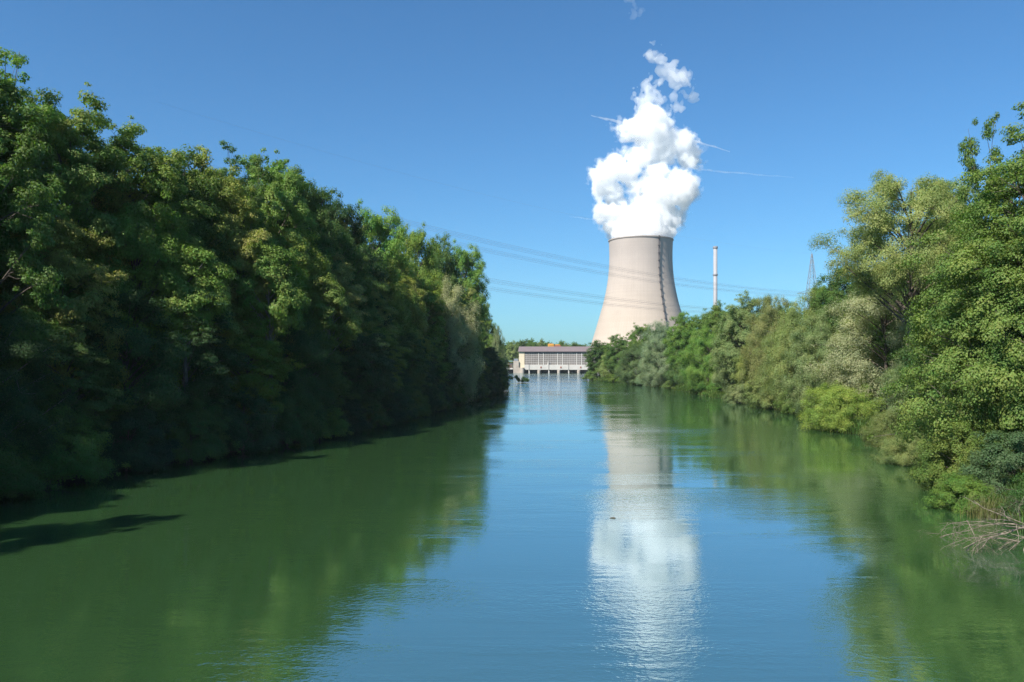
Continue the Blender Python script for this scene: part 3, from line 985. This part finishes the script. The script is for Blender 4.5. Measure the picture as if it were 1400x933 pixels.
W1 = [zc(*p) for p in [(325, 300, 42), (310, 260, 34), (345, 265, 36), (375, 280, 28), (320, 215, 30), (330, 180, 22), (285, 285, 22), (355, 225, 18), (270, 300, 12)]]
W2 = [zc(*p) for p in [(400, 140, 36), (430, 160, 40), (460, 190, 38), (490, 210, 34), (515, 232, 22), (440, 120, 22), (462, 265, 20), (470, 235, 24), (350, 88, 20), (385, 115, 22), (330, 75, 10)]]
w1 = cloud('steam_wisp', W1, M['wisp'], (6.5, 4.5, 1.8, 1.1), seed=5, h=1.1)
tag(w1, 'thin ragged steam shred directly on top of the dense plume', 'steam', 'loose steam shreds')
w2 = cloud('steam_wisp', W2, M['wisp'], (6.5, 4.5, 1.8, 1.1), seed=6, h=1.1)
tag(w2, 'detached translucent steam shred drifting at upper right above the plume', 'steam', 'loose steam shreds')
w3 = cloud('steam_wisp', [(862, 4, 7), (868, 9, 6), (872, 12, 5)], volume_mat('faint_steam', 0.012), (3.0, 3.0, 2.0, 1.0), seed=8, h=1.1)
tag(w3, 'faint small steam shred at the top edge of the photo', 'steam', 'loose steam shreds')

# ---------------------------------------------------------------- contrails high behind the plume
def contrail(pts, wpx, d, label):
    mb = MB()
    n = len(pts) - 1
    P, Rd = [], []
    for i in range(41):
        t = i / 40 * n
        k = min(int(t), n - 1); f = t - k
        px = pts[k][0] * (1 - f) + pts[k + 1][0] * f; py = pts[k][1] * (1 - f) + pts[k + 1][1] * f
        wv = math.sin(i * 1.7) * 0.25 + math.sin(i * 0.63) * 0.35
        P.append(at(px, py + wv, d))
        e = min(1, i / 8) * min(1, (40 - i) / 14)
        Rd.append(max(0.4, wpx / 2 * d / F * (0.35 + 0.65 * e) * (0.85 + 0.25 * math.sin(i * 2.3) * math.sin(i * 0.9))))
    mb.tube(P, Rd, 8)
    o = mb.build('contrail', M['contrail' if wpx > 4 else 'contrail_faint'], None, True)
    tag(o, label, 'contrail', 'contrails in the sky')
    return o


contrail([(808, 158), (850, 168), (900, 179), (945, 191), (998, 208)], 5.0, 9000, 'brightest white contrail crossing behind the upper steam plume')
contrail([(930, 228), (975, 234), (1085, 243)], 3.0, 9600, 'fainter contrail low at right of the steam plume')
contrail([(778, 296), (815, 301), (840, 304)], 2.4, 9200, 'short contrail touching the left foot of the steam plume')

# ---------------------------------------------------------------- chimney
CD = 1010.0
cx = (978 - 700) / F * CD
ch = empty('chimney', (cx, CD, 0))
tag(ch, 'slender pale industrial chimney right of the cooling tower', 'chimney')
ctop = CAMZ + (HOR - 337) / F * CD
cr_ = 2.55
MB().lathe([(cr_ * 1.12, 1.5), (cr_, 60), (cr_ * 0.96, ctop), (cr_ * 0.7, ctop), (cr_ * 0.7, ctop - 4)], n=32).build('shaft', M['chimney'], ch, True)
MB().lathe([(cr_ * 0.97, ctop - 3.0), (cr_ * 1.25, ctop - 2.6), (cr_ * 1.25, ctop - 0.6), (cr_ * 0.97, ctop - 0.2)], n=32).build('cap', M['chimney_ring'], ch)
zring = CAMZ + (HOR - 376) / F * CD
MB().lathe([(cr_ * 0.98, zring - 1), (cr_ * 1.28, zring - 0.9), (cr_ * 1.28, zring + 0.7), (cr_ * 0.98, zring + 0.8)], n=32).build('platform', M['chimney_ring'], ch)

# ---------------------------------------------------------------- pylon and cables
PD = 430.0
pxb = (1110 - 700) / F * PD
ptop = CAMZ + (HOR - 347) / F * PD
py_ = empty('pylon', (pxb, PD, 0))
tag(py_, 'grey lattice pylon whose thin tip shows above the right bank trees', 'pylon')


def half(z):
    return 0.18 + (ptop - z) * 0.105 if z > ptop - 22 else 2.49 + (ptop - 22 - z) * 0.05


body = MB()
zl = list(np.linspace(1.0, ptop - 22, 7)) + list(np.linspace(ptop - 19, ptop, 7))
for sx_, sy_ in ((-1, -1), (1, -1), (1, 1), (-1, 1)):
    body.tube([(sx_ * half(z), sy_ * half(z), z) for z in zl], 0.12, 4)
for i in range(len(zl) - 1):
    a, b = zl[i], zl[i + 1]
    ha, hb_ = half(a), half(b)
    for (p, q) in (((-1, -1), (1, -1)), ((1, -1), (1, 1)), ((1, 1), (-1, 1)), ((-1, 1), (-1, -1))):
        body.tube([(p[0] * ha, p[1] * ha, a), (q[0] * hb_, q[1] * hb_, b)], 0.055, 4)
        body.tube([(q[0] * ha, q[1] * ha, a), (p[0] * hb_, p[1] * hb_, b)], 0.055, 4)
        body.tube([(p[0] * ha, p[1] * ha, a), (q[0] * ha, q[1] * ha, a)], 0.05, 4)
body.build('lattice', M['galv'], py_)
# crossarms run square to the cables
A0 = Vector((-105.0, 235.0, 0)); B0 = Vector((pxb, PD, 0))
dirv = (B0 - A0).normalized(); side = Vector((-dirv.y, dirv.x, 0))
ARMS = [(ptop - 21, 9.0), (ptop - 31, 12.0)]
for za, hl in ARMS:
    arm = MB()
    for s in (-1, 1):
        e = side * s * hl
        arm.tube([(side.x * s * 1.2, side.y * s * 1.2, za + 1.8), (e.x, e.y, za)], 0.1, 4)
        arm.tube([(side.x * s * 1.2, side.y * s * 1.2, za - 0.2), (e.x, e.y, za)], 0.1, 4)
    arm.build('crossarm', M['galv'], py_)
pa = empty('pylon', (A0.x, A0.y, gz(A0.x, A0.y)))


def cable(a, b, sag, r, label, grp):
    pts = []
    for i in range(49):
        t = i / 48
        p = a.lerp(b, t)
        pts.append(p - Vector((0, 0, sag * 4 * t * (1 - t))))
    o = MB().tube(pts, r, 4).build('power_cable', M['cable'], None)
    return tag(o, label, 'power cable', grp)


bpy.data.objects.remove(pa)
G = 'power cables across the sky'
zA = {'e': 86.0, 0: 69.0, 1: 52.0}
cable(Vector((A0.x, A0.y, zA['e'])), Vector((pxb, PD, ptop)), 7.0, 0.014, 'topmost single cable of the power line, ending at the pylon tip', G)
for k, (za, hl) in enumerate(ARMS):
    for s, nm in ((1, 'far'), (-1, 'near')):
        for t_, inner_ in ((1.0, 'outer'), (0.55, 'inner')):
            o_ = side * s * hl * t_
            for dz, ud in ((0.0, 'lower'), (0.55, 'upper')):
                a = Vector((A0.x, A0.y, zA[k] + dz)) + o_
                b = Vector((pxb, PD, za - 1.5 + dz)) + o_
                cable(a, b, 8.0, 0.029, '%s wire of the %s %s pair in the %s tier of power cables' % (ud, nm, inner_, ('higher', 'lower')[k]), G)

# ---------------------------------------------------------------- powerhouse at the dam
HD = 562.0
hx = (709.5 - 700) / F * HD
pw = empty('powerhouse', (hx, HD, 0), R(-4.5))
tag(pw, 'long low river powerhouse with brown roof and glazed front at the dam', 'powerhouse')
HL = 74.0; HDp = 15.0
ze, zr = 15.3, 18.6
zs, zb_ = 5.9, 2.4
x0w = 3.9       # the cream end of the front wall
mb = MB()
# gable-ended body: left end wall, back wall, right end wall, cream pier of the front
mb.box(0, x0w, 0, 0.5, 0.0, ze)
for xx in (0.0, HL - 0.4):
    b = len(mb.v)
    prof_g = [(0.5, 0.0), (HDp, 0.0), (HDp, ze), (HDp * 0.5, zr - 0.25), (0.5, ze - 0.1)]
    for dx in (0.0, 0.4):
        mb.v += [(xx + dx, yy, z) for yy, z in prof_g]
    k = len(prof_g)
    mb.f.append(tuple(b + i for i in range(k))); mb.f.append(tuple(b + k + i for i in range(k))[::-1])
    for i in range(k):
        j = (i + 1) % k
        mb.f.append((b + i, b + k + i, b + k + j, b + j))
mb.box(0.4, HL - 0.4, HDp - 0.4, HDp - 0.02, 0, ze - 0.1)
mb.build('wall', M['cream'], pw)
rb = MB()
b = 0
sec = [(-1.0, ze - 0.1), (HDp * 0.5, zr), (HDp + 0.8, ze - 0.1), (HDp + 0.8, ze - 0.5), (HDp * 0.5, zr - 0.45), (-1.0, ze - 0.5)]
for xx in (-0.5, HL + 0.5):
    rb.v += [(xx, yy, z + 0.25) for yy, z in sec]
rb.f += [(0, 1, 2, 3, 4, 5)[::-1], (6, 7, 8, 9, 10, 11)] + [(i, (i + 1) % 6, 6 + (i + 1) % 6, 6 + i) for i in range(6)]
rb.build('roof', M['roof'], pw)
MB().box(x0w, HL, -0.3, 0.4, ze - 0.95, ze - 0.2).build('fascia', M['steel_dark'], pw)
# glazed bays: repeated wide and narrow, parted by white mullions
xb = x0w
bays = []
k = 0
while xb < HL - 3:
    wd = 9.9 if k % 2 == 0 else 3.5
    bays.append((xb, min(xb + wd, HL - 0.6)))
    xb += wd; k += 1
for (a, b_) in bays:
    wn = MB().box(a + 0.25, b_ - 0.25, 0.22, 0.3, zs, ze - 0.97).build('window', M['glass'], pw)
    fr = MB()
    nbar = max(2, int(round((b_ - a) / 1.7)))
    for i in range(1, nbar):
        xx = a + (b_ - a) * i / nbar
        fr.box(xx - 0.07, xx + 0.07, 0.1, 0.215, zs, ze - 0.98)
    for i in range(1, 6):
        z = zs + (ze - 0.98 - zs) * i / 6
        fr.box(a + 0.26, b_ - 0.26, 0.06, 0.18, z - 0.1, z + 0.1)
    fr.build('frame', M['frame'], wn)
    MB().box(b_ - 0.25, b_ + 0.25, -0.05, 0.35, zs, ze - 0.96).build('mullion', M['white'], pw)
MB().box(x0w + 0.02, HL, -0.9, 0.05, zb_, zs).build('parapet', M['white'], pw)
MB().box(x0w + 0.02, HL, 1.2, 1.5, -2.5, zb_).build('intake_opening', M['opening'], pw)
MB().box(x0w + 0.02, HL, 0.06, 12, zs - 0.4, zs - 0.02).build('deck', M['concrete'], pw)
xx = 7.2
k = 0
while xx < HL - 1:
    wide = k % 2 == 1
    p_ = MB()
    if wide:
        p_.box(xx - 1.1, xx + 1.1, -0.6, 1.15, -2.5, zb_ - 0.01)
        p_.lathe([(1.1, -2.5), (1.1, 1.7), (0.9, 2.0), (0.0, 2.1)], n=20, cx=xx, cy=-0.9)
    else:
        p_.box(xx - 0.4, xx + 0.4, -0.7, 1.15, -2.5, zb_ - 0.01)
    p_.build('pier', M['concrete'] if wide else M['white'], pw)
    if not wide:
        MB().box(xx - 0.1, xx + 0.1, -1.15, -0.92, zb_ - 0.3, zs + (2.6 if k % 4 == 2 else 1.2)).build('pole', M['steel_dark'], pw)
        if k % 4 == 2:
            h_ = MB(); h_.poly([(xx - 1.3, -0.6, zs), (xx - 0.2, -0.6, zs), (xx - 0.2, -0.6, zs + 2.2), (xx - 0.7, -0.6, zs + 2.4)])
            h_.poly([(xx - 1.3, -0.4, zs), (xx - 0.7, -0.4, zs + 2.4), (xx - 0.2, -0.4, zs + 2.2), (xx - 0.2, -0.4, zs)])
            h_.f += [(0, 4, 7, 1), (1, 7, 6, 2), (2, 6, 5, 3), (3, 5, 4, 0)]
            h_.build('gate_hoist', M['white'], pw)
    else:
        MB().box(xx + 1.0, xx + 1.9, -1.2, -0.92, 3.6, 4.7).build('winch', M['rust'], pw)
    xx += 6.95; k += 1
# left abutment blocks
MB().box(-3.9, -0.02, -1.2, 9, -2.5, 8.6).build('abutment', M['concrete'], pw)
MB().box(-3.6, -0.6, -0.8, 8, 8.62, 10.2).build('control_cabin', M['galv'], pw)
MB().box(0.02, x0w - 0.5, -2.4, -0.02, -2.5, 3.9).lathe([(1.5, -2.5), (1.5, 3.9), (0, 3.9)], n=20, cx=x0w - 1.4, cy=-2.3).build('pier', M['concrete'], pw)

# weir bridge to the left of the powerhouse
wb = empty('weir_bridge', (hx - 4.3, HD + 2.0, 0), R(-4.5))
tag(wb, 'weir bridge with red lattice railing left of the powerhouse, partly behind trees', 'bridge')
MB().box(-56, -0.05, 0, 4.5, 2.6, 3.6).build('deck', M['white'], wb)
MB().box(-56, -0.05, 0.5, 4.0, 6.2, 6.9).build('girder', M['steel_dark'], wb)
MB().box(-56, -0.05, -0.3, 4.6, 8.2, 8.7).build('walkway_roof', M['teal'], wb)
tr_ = MB()
for i in range(22):
    x = -55.5 + i * 2.5
    tr_.box(x - 0.1, x + 0.1, -0.1, 0.1, 3.6, 8.19)
    tr_.tube([(x, 0, 3.7), (x + 2.5, 0, 6.1)], 0.12, 4); tr_.tube([(x, 0, 6.1), (x + 2.5, 0, 3.7)], 0.12, 4)
tr_.build('railing', M['red_steel'], wb)
for x in (-50, -36, -22, -8):
    MB().box(x - 0.9, x + 0.9, -1.5, 4.4, -2.5, 2.59).build('pier', M['concrete'], wb)
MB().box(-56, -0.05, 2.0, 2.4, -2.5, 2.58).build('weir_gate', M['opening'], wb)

# orange gantry crane behind the roof
gc = empty('gantry_crane', ((757 - 700) / F * 585, 585, 2.0))
tag(gc, 'orange gantry crane rising behind the powerhouse roof', 'crane')
zt = CAMZ + (HOR - 470.2) / F * 585 - 2.0
for x in (-3.4, 3.4):
    for yv in (-2, 2):
        MB().box(x - 0.4, x + 0.4, yv - 0.4, yv + 0.4, 0, zt - 3.0).build('leg', M['orange'], gc)
MB().box(-4.2, -0.1, -2.5, 2.5, zt - 2.98, zt).box(-3.4, -0.9, -2.7, -2.51, zt - 1.5, zt - 0.5).build('cab', M['orange'], gc)
MB().box(-0.05, 5.2, -2.0, 2.0, zt - 2.98, zt - 1.1).build('trolley', M['rust'], gc)
MB().box(1.0, 4.4, -1.2, 1.2, zt - 1.08, zt - 0.5).build('winch_housing', M['orange'], gc)

# ---------------------------------------------------------------- small things on the river
def branchy(mb, p, d, ln, r, depth, rng, droop=0.12, keep=None):
    pts = [Vector(p)]; v = Vector(d).normalized()
    n = 5
    for i in range(n):
        v = (v + Vector((rng.gauss(0, 0.22), rng.gauss(0, 0.22), rng.gauss(0, 0.18) - droop * 0.3))).normalized()
        pts.append(pts[-1] + v * ln / n)
    mb.tube(pts, [r * (1 - 0.7 * i / n) for i in range(n + 1)], 6 if depth > 2 else 4, cap=depth > 2)
    if keep is not None: keep.append(pts[-1])
    if depth <= 0: return
    for k in range(rng.randint(3, 4)):
        j = rng.randint(1, n)
        dv = (v * 0.9 + Vector((rng.gauss(0, 0.6), rng.gauss(0, 0.6), rng.gauss(0, 0.5)))).normalized()
        branchy(mb, pts[j], dv, ln * rng.uniform(0.45, 0.72), r * 0.48, depth - 1, rng, droop, keep)


rng = random.Random(5)
p0 = at(1412, 722, 42.0)
db = empty('dead_branches', (p0.x, p0.y, p0.z))
tag(db, 'bleached bare fallen branches reaching over the water at lower right', 'dead branches')
for nm, dv, ln, r, dep in (('bough', (-1.0, -0.10, 0.02), 4.3, 0.055, 4), ('bough', (-0.95, -0.4, -0.32), 3.9, 0.05, 4), ('bough', (-0.9, 0.35, -0.15), 3.9, 0.045, 4),
                           ('bough', (-1.0, -0.2, 0.22), 3.4, 0.04, 4), ('bough', (-1.0, 0.15, 0.10), 3.8, 0.04, 4),
                           ('bough', (-0.85, -0.6, 0.12), 3.2, 0.04, 4), ('bough', (-1.0, 0.5, 0.2), 3.2, 0.035, 4)):
    mbx = MB(); branchy(mbx, (0, 0, 0), dv, ln, r, dep, rng, 0.25)
    mbx.build(nm, M['dead_wood'], db)
st_ = MB(); st_.tube([(0.0, 0, 0.05), (-0.3, -0.2, -0.5), (-0.7, -0.4, -1.1), (-0.95, -0.45, -1.9)], [0.1, 0.09, 0.07, 0.05], 7)
st_.tube([(2.0, 0.4, 0.3), (1.0, 0.1, 0.15), (0, 0, 0)], [0.16, 0.13, 0.1], 8)
st_.build('stump_limb', M['dead_wood'], db)
p1 = at(1425, 665, 49.0)
db2 = empty('dead_branches', (p1.x, p1.y, p1.z))
tag(db2, 'grey-brown leafless twigs behind the bleached branches at the right edge', 'dead branches')
for dv in ((-1, -0.2, 0.25), (-0.8, -0.6, 0.05), (-0.7, 0.2, 0.5), (-1, 0.1, -0.2)):
    mbx = MB(); branchy(mbx, (0, 0, 0), dv, 2.4, 0.03, 4, rng, 0.1)
    mbx.build('bough', M['bark'], db2)

# dry reeds
def reeds(px, base_y, d, n, h, label, wdt):
    rg = np.random.default_rng(int(px))
    P, Nn, U = [], [], []
    V, Q = [], []
    for i in range(n):
        x = rg.normal(0, wdt); y = rg.normal(0, wdt * 0.7)
        a = rg.uniform(0, 6.28); ln = h * rg.uniform(0.6, 1.15); bend = rg.uniform(0.1, 0.5) * ln
        w_ = 0.02
        dx, dy = math.cos(a), math.sin(a)
        b = len(V)
        for t in (0, 0.4, 0.75, 1.0):
            ww = w_ * (1 - 0.9 * t)
            bx, by, bz = x + dx * bend * t * t, y + dy * bend * t * t, ln * t * (1 - 0.15 * t)
            V.append((bx - dy * ww, by + dx * ww, bz)); V.append((bx + dy * ww, by - dx * ww, bz))
        for k in range(3):
            Q.append((b + 2 * k, b + 2 * k + 1, b + 2 * k + 3, b + 2 * k + 2))
    p = at(px, base_y, d)
    me = np_mesh('reeds', np.array(V), np.array(Q), M['leaf'], rnd=rg.random(len(Q)))
    o = bpy.data.objects.new('reeds', me); COL.objects.link(o)
    o.location = (p.x, p.y, max(0.0, gz(p.x, p.y)))
    o.color = (0.15, 0.16, 0.055, 1)
    return tag(o, label, 'reeds', kind='stuff')


reeds(1352, 722, 50.0, 260, 1.7, 'dry yellowish reeds between shrub and dead branches', 0.55)

# tussocks and creepers that hide the mud along the right waterline
rg = np.random.default_rng(21)
n_ = 60000
yy = 34 + rg.random(n_) ** 1.5 * 345
dd = rg.normal(0.6, 1.3, n_)
clump = noise3(yy, yy * 0, yy * 0, 5.0, 0)
dd = np.clip(dd, -1.6, 4.0)
xx_ = np.interp(yy, RBY, RBX) - (0.6 * np.sin(yy * 0.31) + 0.5 * np.sin(yy * 0.83 + 1.0)) + dd
zz_ = ground_z(xx_, yy)
hgt = (0.5 + 0.9 * rg.random(n_)) * (1.0 + 0.5 * clump)
ok = zz_ > -0.5
P0 = np.stack([xx_, yy, np.maximum(zz_, -0.1)], 1)[ok]; hgt = hgt[ok]
m_ = len(P0)
aa = rg.uniform(0, 6.28, m_); ww = 0.03 + 0.00022 * P0[:, 1]
tip = P0 + np.stack([np.cos(aa) * hgt * 0.5, np.sin(aa) * hgt * 0.5, hgt], 1)
mid = P0 * 0.45 + tip * 0.55 + np.array([0, 0, 0.12])
sd_ = np.stack([-np.sin(aa), np.cos(aa), 0 * aa], 1) * ww[:, None]
V_ = np.stack([P0, mid + sd_, tip, mid - sd_], 1).reshape(-1, 3)
gme_ = np_mesh('bank_grass', V_, np.arange(4 * m_).reshape(m_, 4), M['leaf'], rnd=rg.random(m_))
go_ = bpy.data.objects.new('bank_grass', gme_); COL.objects.link(go_); go_.color = (0.10, 0.16, 0.035, 1)
tag(go_, 'grass and creepers hanging over the right waterline', 'grass', kind='stuff')

# leafy branch hanging into the river before the powerhouse
p2 = at(711, 523.5, 338.0)
lb_ = empty('fallen_branch', (p2.x, p2.y, 0))
tag(lb_, 'leafy fallen branch standing in the river before the weir', 'branch')
mbx = MB()
mbx.tube([(-5.5, 1, 2.6), (-2.5, 0.4, 2.1), (0, 0, 1.5), (2.2, -0.2, 0.4), (2.6, -0.2, -1.0)], [0.12, 0.1, 0.08, 0.06, 0.04], 6)
mbx.tube([(-2.4, 0.4, 2.1), (-2.0, 0.2, 0.2), (-2.1, 0.2, -1.0)], [0.06, 0.05, 0.04], 5)
mbx.build('stem', M['bark'], lb_)
rg = np.random.default_rng(3)
cl = [(-3.4, 0.5, 1.8, 0.6), (-1.6, 0.3, 2.4, 0.9), (-0.9, 0.1, 1.5, 0.9), (-0.4, 0, 0.8, 0.7), (1.4, -0.1, 1.6, 1.1), (2.3, -0.2, 1.2, 1.2), (3.2, -0.2, 1.0, 0.9), (1.0, -0.1, 0.6, 0.8)]
Pl = np.concatenate([np.array(c[:3]) + unit(rg.normal(0, 1, (420, 3))) * rg.random((420, 1)) ** 0.5 * c[3] * np.array([1, 1, 0.9]) for c in cl])
Pl = Pl[Pl[:, 2] > 0.05]
cm_ = leaves_mesh('foliage', Pl, rg.normal(0, 0.5, Pl.shape) + np.array([0, -0.2, 0.6]), rg.normal(0, 1, Pl.shape), 0.32, 0.18, rg)
fo = bpy.data.objects.new('foliage', cm_); COL.objects.link(fo); fo.parent = lb_; fo.color = (*COLR['dark'], 1)

# driftwood
p3 = at(838, 709, 50.0)
dw = MB()
dw.tube([(-0.2, 0, 0.0), (-0.1, 0.02, 0.025), (0.05, 0, 0.03), (0.17, -0.02, 0.0)], [0.018, 0.03, 0.045, 0.02], 7)
dw.tube([(0.06, 0, 0.04), (0.09, 0.01, 0.09)], [0.02, 0.012], 5)
o = dw.build('driftwood', M['bark'], None, True)
o.location = (p3.x, 50.0, 0.0)
tag(o, 'small dark driftwood floating in the reflection of the cooling tower', 'driftwood')

# ---------------------------------------------------------------- a little summer haze in the air
hz_ = MB().box(-2520, 2520, -920, 3020, -4.5, 300).build('haze', volume_mat('haze_air', 4.8e-5, 0.0, (0.93, 0.97, 1.0)))
tag(hz_, kind='stuff')

# ---------------------------------------------------------------- light
SUN_AZ = R(224.0)      # measured from +Y towards +X: behind the camera, to the left
SUN_EL = R(46.0)
wd_ = bpy.data.worlds.new('World'); SC.world = wd_; wd_.use_nodes = True
nt = wd_.node_tree
bg = nt.nodes['Background']
sky = nt.nodes.new('ShaderNodeTexSky'); sky.sky_type = 'NISHITA'
sky.sun_disc = False; sky.sun_elevation = SUN_EL; sky.sun_rotation = SUN_AZ
sky.air_density = 1.0; sky.dust_density = 0.6; sky.ozone_density = 6.0; sky.altitude = 0
tint = nt.nodes.new('ShaderNodeMix'); tint.data_type = 'RGBA'; tint.blend_type = 'MULTIPLY'; tint.inputs[0].default_value = 1.0
tint.inputs[7].default_value = (0.53, 0.99, 1.19, 1)     # the photograph's deep polarised blue
nt.links.new(sky.outputs[0], tint.inputs[6]); nt.links.new(tint.outputs[2], bg.inputs[0]); bg.inputs[1].default_value = 0.062
sl = bpy.data.lights.new('sun', 'SUN'); sl.energy = 4.2; sl.angle = R(0.53); sl.color = (1.0, 0.94, 0.85)
so = bpy.data.objects.new('sun', sl); COL.objects.link(so)
sd = Vector((math.sin(SUN_AZ) * math.cos(SUN_EL), math.cos(SUN_AZ) * math.cos(SUN_EL), math.sin(SUN_EL)))
so.rotation_euler = sd.to_track_quat('Z', 'Y').to_euler(); so.location = sd * 400

# ---------------------------------------------------------------- camera
cam = bpy.data.cameras.new('camera'); co = bpy.data.objects.new('camera', cam); COL.objects.link(co)
cam.sensor_width = 36.0; cam.lens = F / 1400 * 36.0
cam.shift_y = (HOR - 466.5) / 1400.0
cam.clip_start = 0.5; cam.clip_end = 30000
co.location = (0, 0, CAMZ); co.rotation_euler = (R(90), 0, 0)
SC.camera = co

SC.view_settings.view_transform = 'Standard'; SC.view_settings.look = 'None'
SC.view_settings.exposure = 1.0; SC.view_settings.gamma = 1.0
SC.cycles.max_bounces = 28; SC.cycles.diffuse_bounces = 3; SC.cycles.glossy_bounces = 3
SC.cycles.transmission_bounces = 4; SC.cycles.volume_bounces = 24; SC.cycles.transparent_max_bounces = 8
SC.cycles.use_denoising = True
SC.cycles.denoising_prefilter = 'NONE'
SC.cycles.sample_clamp_indirect = 4.0
SC.cycles.denoiser = 'OPENIMAGEDENOISE'
SC.cycles.denoising_input_passes = 'RGB_ALBEDO_NORMAL'
SC.cycles.caustics_reflective = False; SC.cycles.caustics_refractive = False
